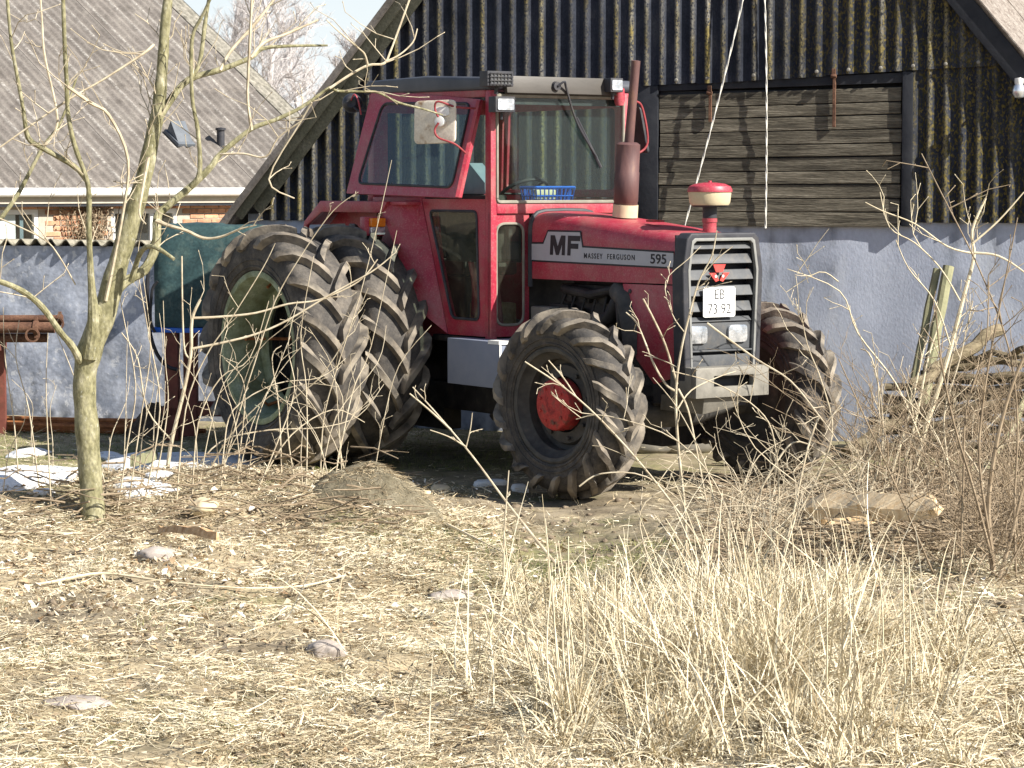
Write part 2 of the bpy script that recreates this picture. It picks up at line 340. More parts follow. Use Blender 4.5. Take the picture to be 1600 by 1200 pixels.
m_hroof = mat('grey fibre cement roofing', [(.3, (.10, .088, .078)), (.52, (.155, .138, .124)), (.75, (.215, .195, .172))], 3.5, .9, .3, 40, fine=.22, fscale=45, rand=.07,
  attr=[('crest', dict(a=(.27, .255, .235), b=(.36, .34, .31), lo=.40, hi=.66, scale=30, cscale=5))])
m_shed = mat('pale lichened shed roofing', [(.3, (.12, .095, .08)), (.5, (.22, .19, .165)), (.72, (.30, .27, .24))], 16, .9, .4, fine=.25)
m_flash = mat('pale worn verge sheet', [(.3, (.12, .112, .09)), (.5, (.22, .205, .17)), (.72, (.33, .305, .26))], 12, .9, .4, fine=.2)
m_brick = mat('red yellow brick', [(.3, (.36, .16, .095)), (.55, (.50, .28, .17)), (.75, (.56, .36, .23))], 12, .9, .3, rand=.3, fine=.1)
m_mortar = mat('pale mortar', [(.3, (.34, .29, .24)), (.7, (.45, .40, .33))], 20, .95, .2)
m_hwhite = mat('white painted wood', [(.3, (.68, .68, .66)), (.7, (.8, .8, .78))], 6, .5, .03)
m_beige = mat('beige fascia board', [(.3, (.40, .37, .31)), (.7, (.50, .46, .39))], 6, .7, .1)
m_reflection = mat('white blind', [(.3, (.74, .75, .76)), (.7, (.82, .82, .82))], 4, .8, .05)
m_lead = mat('zinc grey', [(.3, (.08, .09, .105)), (.7, (.13, .145, .165))], 6, .6, .1)

m_bark = mat('smooth olive bark', [(.28, (.09, .085, .042)), (.45, (.20, .185, .10)), (.60, (.28, .26, .16)), (.72, (.40, .37, .26))], 18, .85, .6, 45, stretch=(1, 1, .55), fine=.3, fscale=60, dust=[((.42, .41, .34), .7, 42, .60, .66), ((.05, .045, .03), .6, 30, .63, .70)])
m_twig = mat('pale brown twig', [(.3, (.30, .24, .165)), (.5, (.47, .40, .285)), (.72, (.60, .53, .40))], 14, .75, .1)
m_twigr = mat('brown grey twig', [(.3, (.15, .11, .07)), (.5, (.25, .19, .125)), (.72, (.36, .285, .195))], 12, .75, .1)
m_straw_stem = mat('bleached stalk', [(.3, (.50, .42, .28)), (.7, (.66, .58, .42))], 12, .7, .1)
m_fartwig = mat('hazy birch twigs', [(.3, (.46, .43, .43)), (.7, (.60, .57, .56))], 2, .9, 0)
m_rustd = mat('dull brown rusty pipe', [(.3, (.06, .03, .02)), (.55, (.13, .065, .04)), (.75, (.18, .11, .07))], 10, .85, .3, fine=.2)
m_pole = mat('barked pole', [(.3, (.085, .068, .042)), (.5, (.16, .13, .08)), (.72, (.26, .215, .14))], 8, .85, .4, 40, stretch=(.5, 3, 3), rand=.35, fine=.2)
m_post = mat('greenish post', [(.3, (.20, .20, .115)), (.7, (.31, .30, .18))], 8, .8, .3)
m_stone = mat('field stone', [(.3, (.26, .22, .19)), (.5, (.36, .31, .27)), (.72, (.46, .41, .36))], 8, .85, .3, fine=.15, rand=.12)
m_paleboard = mat('bare split wood', [(.3, (.55, .37, .19)), (.55, (.76, .58, .36)), (.75, (.80, .67, .46))], 8, .8, .3, stretch=(.3, 3, 3), rand=.1)
m_brownwood = mat('orange brown wood', [(.3, (.34, .19, .09)), (.55, (.56, .37, .20)), (.75, (.66, .50, .33))], 9, .8, .3, stretch=(.4, 3, 3))
m_snow = mat('old snow', [(.3, (.62, .63, .65)), (.7, (.80, .81, .82))], 8, .7, .8, 30, dust=[((.34, .27, .18), .8, 16, .56, .66), ((.2, .15, .1), .9, 60, .62, .68)])
m_net = mat('brown net over mound', [(.3, (.085, .072, .045)), (.5, (.14, .12, .08)), (.72, (.20, .175, .125))], 12, .95, .6, 60, fine=.25)
m_tarp = mat('green tarpaulin', [(.3, (.016, .038, .042)), (.52, (.03, .063, .066)), (.72, (.06, .10, .092))], 7, .7, .6, 12, fine=.25, fscale=50, dust=[((.14, .17, .14), .5, 5, .55, .7)])
m_frame = mat('brick red frame paint', [(.3, (.12, .035, .026)), (.7, (.21, .07, .05))], 6, .75, .2, dust=[((.10, .05, .03), .7, 14, .5, .66)])
m_hose = mat('black hose', [(.3, (.01, .01, .012)), (.7, (.03, .03, .034))], 6, .5, .03)
m_heap = mat('dark brown litter heap', [(.3, (.03, .02, .013)), (.7, (.10, .07, .045))], 14, .95, .6, fine=.3)
m_rope = mat('white rope', [(.3, (.62, .60, .54)), (.7, (.76, .74, .68))], 60, .8, .3)
m_leaf = mat('dry leaf', [(.3, (.5, .4, .25)), (.7, (.6, .5, .36))], 4, .8, .1, tint=[(0, (.22, .135, .07)), (.35, (.40, .295, .18)), (.7, (.56, .46, .33)), (1, (.76, .71, .61))])
m_blade = mat('straw', [(.3, (.5, .4, .25)), (.7, (.6, .5, .36))], 4, .7, 0, tint=[(0, (.13, .09, .05)), (.30, (.31, .24, .145)), (.62, (.56, .475, .315)), (1, (.78, .71, .54))])
m_green = mat('short green grass', [(.3, (.1, .15, .03)), (.7, (.2, .25, .05))], 4, .7, 0, tint=[(0, (.07, .10, .02)), (.5, (.17, .20, .05)), (1, (.36, .34, .14))])
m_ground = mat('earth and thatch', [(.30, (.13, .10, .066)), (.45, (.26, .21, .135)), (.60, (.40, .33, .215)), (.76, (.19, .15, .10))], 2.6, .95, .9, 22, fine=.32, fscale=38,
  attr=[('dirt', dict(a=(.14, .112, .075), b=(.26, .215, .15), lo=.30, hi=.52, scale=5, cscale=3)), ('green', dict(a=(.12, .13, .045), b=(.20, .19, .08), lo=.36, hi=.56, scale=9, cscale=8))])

# ================================================================= GROUND
def axis(dense, far):
    d = list(dense); st = d[1] - d[0]; a = d[0]; b = d[-1]; lo = []; hi = []
    while a > -far: st *= 1.35; a -= st; lo.append(a)
    st = d[1] - d[0]
    while b < far: st *= 1.35; b += st; hi.append(b)
    return np.array(lo[::-1] + d + hi)
gx = axis(np.arange(-4.2, 4.21, .05), 400); gy = axis(np.arange(7.8, 22.6, .055), 400)
XX, YY = np.meshgrid(gx, gy); V = np.stack([XX.ravel(), YY.ravel(), np.zeros(XX.size)], 1)
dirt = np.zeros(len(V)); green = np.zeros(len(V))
for i, (x, y, _) in enumerate(V):
    V[i, 2] = gz(x, y) if (abs(x) < 15 and 2 < y < 41) else 0.0
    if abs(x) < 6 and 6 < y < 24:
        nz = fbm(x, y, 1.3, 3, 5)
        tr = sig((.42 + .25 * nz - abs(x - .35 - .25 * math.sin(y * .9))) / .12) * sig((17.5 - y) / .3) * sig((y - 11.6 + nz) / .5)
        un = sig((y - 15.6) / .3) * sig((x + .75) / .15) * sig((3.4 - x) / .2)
        dirt[i] = min(1, .85 * tr + .8 * un + 1.0 * max(0, fbm(x, y, .8, 3, 8) + .02) * 3.0 + .9 * math.exp(-((x - 1.75) / 1.0) ** 2 - ((y - 11.0) / 1.6) ** 2))  # also darkened beneath the tufts, painting the shade of their hollows
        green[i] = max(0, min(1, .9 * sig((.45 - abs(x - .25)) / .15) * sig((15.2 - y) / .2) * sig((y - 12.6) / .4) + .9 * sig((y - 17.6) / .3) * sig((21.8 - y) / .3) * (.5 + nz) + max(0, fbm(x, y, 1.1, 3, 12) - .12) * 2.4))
nx, ny = len(gx), len(gy)
F = np.array([(j * nx + i, j * nx + i + 1, (j + 1) * nx + i + 1, (j + 1) * nx + i) for j in range(ny - 1) for i in range(nx - 1)])
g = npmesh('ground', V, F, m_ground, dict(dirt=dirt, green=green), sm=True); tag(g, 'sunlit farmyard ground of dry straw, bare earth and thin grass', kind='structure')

# ================================================================= BARN (gable of tarred corrugated sheets over a whitewashed wall)
P1 = at_z(200, 655, 0); P2 = at_z(1320, 690, 0)
BRZ = math.atan2(P2.y - P1.y, P2.x - P1.x)
BM = Matrix.Translation(P1) @ Matrix.Rotation(BRZ, 4, 'Z'); BI = BM.inverted(); BN = (BM.to_3x3() @ Vector((0, 1, 0)))
def bl(px, py, off=0):                                          # barn coordinates: x along the wall, y into it, z up
    return BI @ on_plane(px, py, BM @ Vector((0, off, 0)), BN)
barn = thing('barn', 'old barn with dark corrugated gable, boarded hatch and bluish whitewashed lower wall', 'barn', P1, BRZ)
RU, RZ, SL = 4.92, 6.36, 1.205                                  # ridge and roof slope of the gable
def verge(u): return RZ - SL * abs(u - RU)
def wallpiece(name, u0, u1, z0, z1fn, y0, y1, m, parent, stains=(), n=60, rows=14, rough=.008):
    mb = MB(); st = []
    for j in range(rows + 1):
        for i in range(n + 1):
            u = u0 + (u1 - u0) * i / n; zt = z1fn(u); z = z0 + (zt - z0) * j / rows
            mb.v.append(Vector((u, y0 + rough * fbm(u, z, 2.5, 3, 3) * 2, z)))
            s = max(0, 1 - max(0, z - .03 - .05 * fbm(u, z, 3, 2, 9)) / .16) * 1.2
            for su, sw, zt0, zb0 in stains:
                if zb0 < z: s = max(s, math.exp(-((u - su - .03 * fbm(u, z, 4, 2, 4)) / sw) ** 2) * min(1, (z - zb0) / .3) * .75)
            st.append(min(1, s))
    for j in range(rows):
        for i in range(n): a = j * (n + 1) + i; mb.f.append([a, a + 1, a + n + 2, a + n + 1])
    nf = len(mb.v)
    # back, top and ends
    top = [nf - n - 1 + i for i in range(n + 1)]; bot = list(range(n + 1))
    mb.v += [Vector((u0, y1, z0)), Vector((u1, y1, z0)), Vector((u1, y1, z1fn(u1))), Vector((u0, y1, z1fn(u0)))]; st += [0] * 4
    mb.f += [[nf + 1, nf, nf + 3, nf + 2], top + [nf + 2, nf + 3], bot[::-1] + [nf, nf + 1],
             [j * (n + 1) for j in range(rows + 1)][::-1] + [nf + 3, nf][::1], [j * (n + 1) + n for j in range(rows + 1)] + [nf + 2, nf + 1]]
    mb.a['stain'] = st
    return mb.build(name, m, parent, ang=50)
wallpiece('masonry_wall', 1.16, 9.0, -.25, lambda u: 1.80, 0, .3, m_wash, barn, [(5.72, .05, 0, .75), (5.95, .08, 0, .9), (6.2, .05, 0, 1.0), (5.45, .06, 0, 1.1), (7.2, .06, 0, .9), (7.5, .04, 0, 1.1), (3.2, .1, 0, .6)], n=110, rows=22)
gp = MB(); gp.prism([(1.3, .10, 1.80), (8.9, .10, 1.80), (8.9, .10, verge(8.9) - .02), (RU, .10, RZ - .1), (1.3, .10, verge(1.3) - .02)], (0, .05, 0)); gp.build('gable_boarding', m_darkwood, barn)
def corr(name, u0, u1, zb, zt, y, m, parent, pitch=.127, amp=.017, thick=.008, lich=None, crestw=1.0, seg=10):
    n = max(4, int(round((u1 - u0) / pitch * seg))); mb = MB(); cr = []; li = []
    rows = 8; cols = []
    for i in range(n + 1):
        u = u0 + (u1 - u0) * i / n; a, b = zb(u), zt(u)
        if b - a < .01: b = a + .01
        cols.append((u, a, b))
    for side in (0, 1):
        for u, a, b in cols:
            ph = math.cos(2 * PI * u / pitch); k = round(u / pitch); hv = (math.sin(k * 12.9898) * 43758.5453) % 1
            for j in range(rows + 1):
                z = a + (b - a) * j / rows
                mb.v.append(Vector((u, y - amp * ph + side * thick, z)))
                cr.append(max(0, min(1, (ph - .55) / .4)) * crestw * (.12 + 1.1 * hv ** 1.6) * max(0, min(1.2, .75 + 1.3 * fbm(k * .7, z * 1.3, 1.0, 3, 17)))); li.append(lich(u, z) if lich else .35)
    R = rows + 1; N = (n + 1) * R
    for i in range(n):
        for j in range(rows):
            p = i * R + j; q = p + R
            mb.f.append([p, q, q + 1, p + 1]); mb.f.append([N + p, N + p + 1, N + q + 1, N + q])
        mb.f.append([i * R, N + i * R, N + (i + 1) * R, (i + 1) * R]); mb.f.append([i * R + rows, (i + 1) * R + rows, N + (i + 1) * R + rows, N + i * R + rows])
    for i in (0, n):
        for j in range(rows): p = i * R + j; mb.f.append([p, p + 1, N + p + 1, N + p])
    mb.a['crest'] = cr; mb.a['lichen'] = li
    return mb.build(name, m, parent, ang=60, fixn=False)
lichf = lambda u, z: max(0, min(1, (u - 5.6) / .8)) * .9
up_b = lambda u: 2.842 + max(0, (u - 4.7)) * .045
u = 2.07; k = 0
while u < 8.5:                                                  # upper course of sheets
    u1 = min(u + 1.016, 8.6); jit = random.uniform(-.008, .008)
    corr('corrugated_sheet', u, u1 + .03, lambda q: up_b(q) + jit, lambda q: max(up_b(q) + .02, min(verge(q) - .03, 4.6)), -.055 - .004 * (k % 2), m_clad, barn, lich=lichf)
    u = u1; k += 1
u = 1.28
while u < 4.55:                                                 # lower course, left of the hatch
    u1 = min(u + 1.016, 4.62)
    corr('corrugated_sheet', u, u1 + (.03 if u1 < 4.6 else 0), lambda q: 1.745, lambda q: min(verge(q) - .03, 2.93), -.025 - .004 * (k % 2), m_clad, barn, crestw=.8); u = u1; k += 1
lich2 = lambda u, z: 1.0 if u > 6.9 else .4
for u0, u1 in ((6.86, 7.75), (7.75, 8.6)):
    corr('corrugated_sheet', u0, u1 + .02, lambda q: 1.75, lambda q: 3.02, -.03 - .004 * (k % 2), m_clad, barn, lich=lich2, crestw=.9); k += 1
ws = MB()
for q in (4.9, 5.16, 5.54, 6.05, 6.30, 6.55, 6.81, 7.06, 7.31):
    ws.lathe([(0, -.012), (.012, -.010), (.016, 0)], 10, 'y', (round(q / .127) * .127, -.076, up_b(q) + .035))
ws.build('fixing_washers', m_metal, barn)['kind'] = 'stuff'
# dark boards painting the shaded strips at both sides, head board, hatch
fr = MB(); fr.box((4.62, -.05, 1.72), (4.795, .09, 2.845)); fr.build('hatch_shade_board', m_darkwood, barn, bevel=.006)
fr = MB(); fr.box((6.775, -.06, 1.72), (6.858, .09, 2.93)); fr.build('hatch_shade_board', m_darkwood, barn, bevel=.006)
hd = MB(); hd.prism([(4.797, -.035, 2.80), (6.773, -.035, 2.845), (6.773, -.035, 2.925), (4.797, -.035, 2.85)], (0, .1, 0)); hd.build('head_board', m_darkwood, barn, bevel=.004)
hb = MB(); hb.box((4.80, .0, 1.73), (6.77, .04, 2.80)); hatch = hb.build('hatch', m_darkwood, barn)
zz = 1.712
hs = [.118, .107, .112, .104, .112, .100, .108, .112, .095, .116]
for i, h in enumerate(hs):
    tl = .0045 * i; mb = MB()
    n = 14; up = [(4.803 + 1.962 * t / n, zz + h - .005 + tl * (t / n - .5) + .0035 * fbm(t * .35, i, 1, 2, 3)) for t in range(n + 1)]
    dn = [(4.803 + 1.962 * t / n, zz + .003 + tl * (t / n - .5) + .0035 * fbm(t * .35, i + 30, 1, 2, 3)) for t in range(n + 1)]
    oy = -.03 - .012 * random.random(); x0 = random.uniform(-.006, .006)
    mb.prism([(a + x0, oy, b) for a, b in dn] + [(a + x0, oy, b) for a, b in up[::-1]], (0, .032, 0)); mb.build('plank', m_plank, hatch, bevel=.003, seg=1); zz += h
for hu, zt, zb in ((5.23, 2.84, 2.55), (6.235, 2.96, 2.50)):
    mb = MB(); mb.box((hu - .012, -.065, zb), (hu + .012, -.045, zt - .07)); mb.tube([(hu - .022, -.085, zt - .06), (hu + .022, -.085, zt - .06)], .016, 8); mb.box((hu - .016, -.09, zt - .05), (hu + .016, -.075, zt))
    mb.build('strap_hinge', m_rustd, hatch, bevel=.002, seg=1)
# verge: two overlapping barge boards, roof behind
def slopebox(mb, ua, ub, sgn, perp0, perp1, y0, y1):
    nrm = Vector((-sgn * SL, 0, 1)).normalized(); nrm = Vector((nrm.x, 0, nrm.z))
    A = Vector((ua, y0, verge(ua))); B = Vector((ub, y0, verge(ub)))
    mb.prism([A + nrm * perp0, B + nrm * perp0, B + nrm * perp1, A + nrm * perp1], (0, y1 - y0, 0))
mb = MB(); slopebox(mb, 1.13, RU, 1, -.065, .01, -.20, -.16); mb.build('barge_board', m_barge, barn, bevel=.004)
mb = MB(); slopebox(mb, 1.22, RU, 1, -.155, -.06, -.155, -.125); mb.build('barge_board', m_barge, barn, bevel=.004)
mb = MB(); slopebox(mb, RU, 9.2, -1, -.155, .01, -.125, -.095); mb.build('barge_board', m_darkwood, barn, bevel=.004)  # darker material than the left boards paints this verge as shaded
for a, b, sg in ((.85, RU, 1),):
    mb = MB(); slopebox(mb, a, b, sg, .012, .06, -.24, 8); mb.build('roof', m_hroof, barn)
ins = MB(); ins.box((1.3, 7.9, -.2), (8.9, 8.1, 2.0)); ins.box((1.18, .3, -.2), (1.4, 7.9, 1.8)); ins.box((8.7, .3, -.2), (9.0, 7.9, 1.8)); ins.build('back_wall', m_wash, barn)
# white wall lamp at the corner
lp = bl(1592, 140, -.2); lw = BM @ Vector((lp.x, lp.y, lp.z))
wl = thing('wall_lamp', 'small white globe lamp fixed under the barn verge', 'wall lamp', lw, BRZ)
mb = MB(); mb.lathe([(0, -.07), (.035, -.06), (.05, -.03), (.052, 0), (.04, .035), (.028, .04)], 20); mb.build('lamp_shade', m_lens, wl)
mb = MB(); mb.lathe([(.03, .04), (.034, .05), (.034, .085), (.0, .09)], 16); mb.tube([(0, 0, .075), (0, .08, .085), (0, .2, .06)], .013, 8); mb.build('bracket', m_pale, wl)
# ropes
r2a, r2b = Vector((5.655, -.10, 4.1)), Vector((5.692, -.062, 1.70)); r1a, r1b = Vector((5.66, -.14, 4.15)), Vector((5.02, -.10, 1.66))
for (a, b), lab in (((r1a, r1b), 'white rope slanting down across the boarded hatch'), ((r2a, r2b), 'white rope hanging straight down before the boarded hatch')):
    mb = MB(); n = 60
    for k in range(2):
        pts = [a.lerp(b, t / n) + Vector((math.cos(t * .9 + k * PI), math.sin(t * .9 + k * PI), 0)) * .004 + Vector((.02 * math.sin(PI * t / n), 0, 0)) for t in range(n + 1)]
        mb.tube([BM @ p for p in pts], .0046, 6)
    tag(mb.build('rope', m_rope, loc=BM @ b), lab, 'rope')

# ================================================================= LOW WALL with corrugated coping
lw_ = thing('low_wall', 'flaking bluish whitewashed yard wall with wavy coping, left of the barn', 'wall', P1, BRZ)
wallpiece('masonry_wall', -4.5, 1.155, -.25, lambda u: 1.51, .02, .26, m_washl, lw_, [(-.2, .05, 0, .2), (.55, .06, 0, .5)], n=90, rows=20, rough=.02)
us = -4.5
while us < 1.1:
    u1 = min(us + .9, 1.15); mb = MB(); n = int((u1 - us) / .14 * 10)
    for zoff in (0, .011):
        for yy in (-.025, .36):
            for i in range(n + 1):
                q = us + (u1 - us) * i / n
                mb.v.append(Vector((q, yy + .01 * math.sin(q * 40), 1.535 + .026 * math.cos(2 * PI * q / .145) + zoff + .012 * fbm(q, yy, 3, 2, 2) + (yy + .025) * -.04)))
    N = n + 1
    for i in range(n):
        mb.f += [[i, i + 1, N + i + 1, N + i], [2 * N + i, 3 * N + i, 3 * N + i + 1, 2 * N + i + 1], [i, 2 * N + i, 2 * N + i + 1, i + 1], [N + i, N + i + 1, 3 * N + i + 1, 3 * N + i]]
    mb.f += [[0, N, 3 * N, 2 * N], [n, 2 * N + n, 3 * N + n, N + n]]
    mb.build('coping_sheet', m_coping, lw_, ang=50); us = u1 - .0

# ================================================================= FARMHOUSE
HROT = math.radians(45); TANA = math.tan(math.radians(33))
E0 = at_y(200, 297, 32); HM = Matrix.Translation((E0.x, E0.y, 0)) @ Matrix.Rotation(HROT, 4, 'Z'); HI = HM.inverted(); ZE = E0.z
R3 = HM.to_3x3()
def hroof(px, py): return HI @ on_plane(px, py, E0, R3 @ Vector((0, -TANA, 1)).normalized())
def hwall(px, py, y=.20): return HI @ on_plane(px, py, HM @ Vector((0, y, 0)), R3 @ Vector((0, 1, 0)))
house = thing('farmhouse', 'low brick farmhouse with weathered grey fibre cement roof and white gutter', 'house', (E0.x, E0.y, 0), HROT)
xr = hroof(482, 200).x; xl = -6.0
def hsheet(name, x0, x1, s0, s1, m, lift=0, pitch=.15, amp=.022, cw=1.0):
    mb = MB(); n = max(6, int((x1 - x0) / pitch * 8)); rows = 6; cr = []
    for i in range(n + 1):
        x = x0 + (x1 - x0) * i / n; kk = round(x / pitch); hv = (math.sin(kk * 91.17) * 4375.85) % 1; ph = math.cos(2 * PI * x / pitch)
        for j in range(rows + 1):
            yy = s0 + (s1 - s0) * j / rows
            mb.v.append(Vector((x, yy - .02, ZE + TANA * yy + amp * ph + lift + .012))); cr.append(max(0, min(1, (ph - .1) / .6)) * cw * (1.0 if kk % 3 == 0 else .25 * hv))
    R = rows + 1
    for i in range(n):
        for j in range(rows): p = i * R + j; mb.f.append([p, p + R, p + R + 1, p + 1])
    k0 = len(mb.v); mb.v += [v + Vector((0, 0, -.012)) for v in mb.v]; cr += [0] * k0
    mb.f += [[a + k0 for a in f[::-1]] for f in list(mb.f)]
    for i in range(n): mb.f.append([i * R, k0 + i * R, k0 + (i + 1) * R, (i + 1) * R])
    for i in (0, n):
        for j in range(rows): p = i * R + j; mb.f.append([p, p + 1, k0 + p + 1, k0 + p])
    mb.a['crest'] = cr
    return mb.build(name, m, house, ang=60, fixn=False)
x = xl; k = 0
while x < xr - .35:
    x1 = min(x + .9, xr - .3)
    for r_ in range(3):
        s0 = r_ * 2.2 + random.uniform(-.02, .02); hsheet('roof_sheet', x, x1 + .05, s0 - (0 if r_ == 0 else .12), s0 + 2.2, m_hroof, .012 * r_ + .006 * (k % 2))
    x = x1; k += 1
for r_ in range(3): hsheet('verge_sheet', xr - .32, xr, r_ * 2.2 - .05, r_ * 2.2 + 2.2, m_flash, .05 + .012 * r_, .1, .012)
mb = MB(); mb.prism([(xl, .05, ZE - .05), (xl, 6.6, ZE - .05 + TANA * 6.55), (xl, 6.6, ZE - .25 + TANA * 6.55), (xl, .05, ZE - .2)], (xr - xl - .02, 0, 0)); mb.build('roof_deck', m_darkwood, house)
mb = MB(); mb.lathe([(.055, xl), (.055, xr - .1)], 14, 'x', (0, -.03, ZE - .025)); mb.lathe([(.063, xl), (.063, xl + .01)], 14, 'x', (0, -.03, ZE - .025)); mb.build('gutter', m_hwhite, house)
mb = MB(); mb.box((xl, .035, ZE - .165), (xr - .1, .06, ZE - .04)); mb.box((xl, .06, ZE - .165), (xr - .1, .35, ZE - .145)); mb.build('fascia', m_beige, house, bevel=.004)
# openings
WY = .20
wa = (hwall(-60, 380).x, hwall(62, 380).x); wb_ = (hwall(176, 380).x, hwall(279, 380).x)
zlin = hwall(120, 327).z; ztop = hwall(240, 322).z
mb = MB(); z0w = .2
segs = [(xl, wa[0]), (wa[1], wb_[0]), (wb_[1], xr - .35)]
for a, b in segs: mb.box((a, WY + .012, -.4), (b, WY + .3, ZE - .10))
for a, b in (wa, wb_):
    mb.box((a, WY + .012, -.4), (b, WY + .3, .9)); mb.box((a, WY + .012, ZE - .235), (b, WY + .3, ZE - .10))
wall = mb.build('wall', m_mortar, house)
mb = MB(); mb.box((-.111, 0, -.0275), (.111, .1, .0275)); b0 = mb.build('brick', m_brick, house, bevel=.004, seg=1)
first = True; cnt = 0
row = 0; z = ZE - .135
while z > ZE - .78:
    off = .12 * (row % 2); xx = wa[1] - 1.2 + off
    while xx < xr - .5:
        top = z > ZE - .235 + .0
        ok = lambda a: not any(p[0] - .02 < xx + a < p[1] + .02 for p in (wa, wb_))
        if xx > wa[1] - .35 and (top or (ok(-.11) and ok(.11))) and hwall(0, 0).x < 99:
            Mx = Matrix.Translation((xx, WY + random.uniform(-.003, .003), z + random.uniform(-.001, .001)))
            if cnt == 0: b0.matrix_local = Mx
            elif cnt < 299: inst(b0, 'brick', house, Mx)
            cnt += 1
        xx += .234
    z -= .067; row += 1
def hwin(a, b, zb, zt, mull):
    mb = MB(); ft = .06
    mb.ring([(a, WY + .02, zb), (b, WY + .02, zb), (b, WY + .02, zt), (a, WY + .02, zt)], [(a + ft, WY + .02, zb + ft), (b - ft, WY + .02, zb + ft), (b - ft, WY + .02, zt - ft), (a + ft, WY + .02, zt - ft)], (0, .07, 0))
    for q in mull: mb.box((q - .03, WY + .025, zb + ft), (q + .03, WY + .085, zt - ft))
    wn = mb.build('window', m_hwhite, house, bevel=.006)
    p = MB(); p.box((a + ft, WY + .055, zb + ft), (b - ft, WY + .06, zt - ft)); p.build('pane', m_glassw, wn)
    return wn
w1 = hwin(wa[0], wa[1], .9, ZE - .235, [])
mb = MB(); mb.box((wa[0] + .07, WY + .07, .97), (wa[1] - .30, WY + .08, ZE - .30)); mb.build('pane_reflection', m_reflection, w1)  # white panel standing in for a bright reflection in the glass
mb = MB(); mb.box((wa[1] - .24, WY + .065, .97), (wa[1] - .19, WY + .08, ZE - .30)); mb.build('sash_bar', m_console, w1)
hwin(wb_[0], wb_[1], .9, ZE - .235, [(wb_[0] + wb_[1]) / 2 + .12])
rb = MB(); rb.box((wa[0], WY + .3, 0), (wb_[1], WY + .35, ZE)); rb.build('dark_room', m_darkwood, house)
gw = MB(); gw.box((xr - .35, WY, -.4), (xr - .1, 6.5, ZE)); gw.build('gable_wall', m_mortar, house)
# roof vent and pipe
q = hroof(345, 232); mb = MB(); mb.tube([(q.x, q.y, q.z - .05), (q.x, q.y, q.z + .24)], .052, 14); mb.lathe([(.07, .24), (.07, .27), (.0, .28)], 14, 'z', q); mb.build('vent_pipe', m_black, house)
q = hroof(290, 232); mb = MB(); nrm = Vector((0, -TANA, 1)).normalized(); sl = Vector((0, 1, TANA)).normalized()
Mv = Matrix((Vector((1, 0, 0)), sl, nrm)).transposed().to_4x4(); Mv.translation = q + nrm * .02
mb.box((-.14, 0, 0), (.14, .36, .05), Mv); mb.prism([Mv @ Vector(p) for p in ((-.12, .05, .05), (-.12, .33, .05), (-.12, .33, .20))], R3.inverted() @ R3 @ Vector((.24, 0, 0))); mb.build('roof_vent', m_lead, house, bevel=.006)
# creeper on the house wall
cp = HM @ Vector((hwall(137, 380).x, WY - .05, 0))
cr_ = thing('climbing_shrub', 'tangled leafless creeper with tan dead leaves on the brick house wall', 'climbing plant', cp, HROT)
mb = MB(); lf = MB(); ca, cb = hwall(102, 340).x, hwall(176, 340).x
for i in range(70):
    xa = random.uniform(ca, cb) * .5 + (ca + cb) / 4; pts = [Vector((xa, WY - .02, .5))]
    for j in range(7): pts.append(pts[-1] + Vector((random.uniform(-.11, .11) + (random.uniform(ca, cb) - xa) * .1, random.uniform(-.02, .015), random.uniform(.12, .25))))
    pts = [Vector((min(max(p.x, ca - .1), cb + .1), min(p.y, WY - .015), min(p.z, ZE - .2 + random.uniform(-.05, .04)))) for p in pts]
    mb.tube([cr_.matrix_world @ p if 0 else p for p in spline(pts, 2)], [.006] * (len(spline(pts, 2))), 4)
    for p in pts[3:]:
        for _ in range(2):
            c = p + Vector((random.gauss(0, .06), random.uniform(-.08, -.01), random.gauss(0, .06))); d = Vector((random.gauss(0, 1), random.gauss(0, 1), random.gauss(0, 1))).normalized() * random.uniform(.015, .03); e = d.orthogonal().normalized() * .014
            lf.add([c - d, c + e, c + d, c - e], [(0, 1, 2, 3)])
for part, bb, mm in (('stems', mb, m_twigr), ('leaves', lf, m_twigr)):
    bb.v = [HM @ v for v in bb.v]; o = bb.build(part, mm, cr_, world=True, fixn=False); o['kind'] = 'stuff'

# ---- the barn's right roof slope, seen along its lichened corrugated sheets
dn_ = Vector((1, 0, -SL)).normalized(); nr_ = Vector((SL, 0, 1)).normalized()
for i in range(6):
    for r_ in range(2):
        mb = MB(); y0, y1 = -.15 + i * 1.0, .88 + i * 1.0; n = 46; rows = 6; s0, s1 = r_ * 3.3 - (.1 if r_ else 0), r_ * 3.3 + 3.3
        for sd_ in (0, 1):
            for a in range(n + 1):
                y = y0 + (y1 - y0) * a / n
                for j in range(rows + 1):
                    s_ = s0 + (s1 - s0) * j / rows; mb.v.append(Vector((RU, y, RZ + .035)) + dn_ * s_ + nr_ * (.026 * math.cos(2 * PI * (y + .15) / .177) - sd_ * .01 + .012 * (1 - r_) + .005 * (i % 2)))
        R = rows + 1; N = (n + 1) * R
        for a in range(n):
            for j in range(rows): p = a * R + j; mb.f += [[p, p + R, p + R + 1, p + 1], [N + p, N + p + 1, N + p + R + 1, N + p + R]]
            mb.f.append([a * R + rows, (a + 1) * R + rows, N + (a + 1) * R + rows, N + a * R + rows])
        for a in (0, n):
            for j in range(rows): p = a * R + j; mb.f.append([p, p + 1, N + p + 1, N + p])
        mb.build('roof_sheet', m_shed, barn, ang=60, fixn=False)

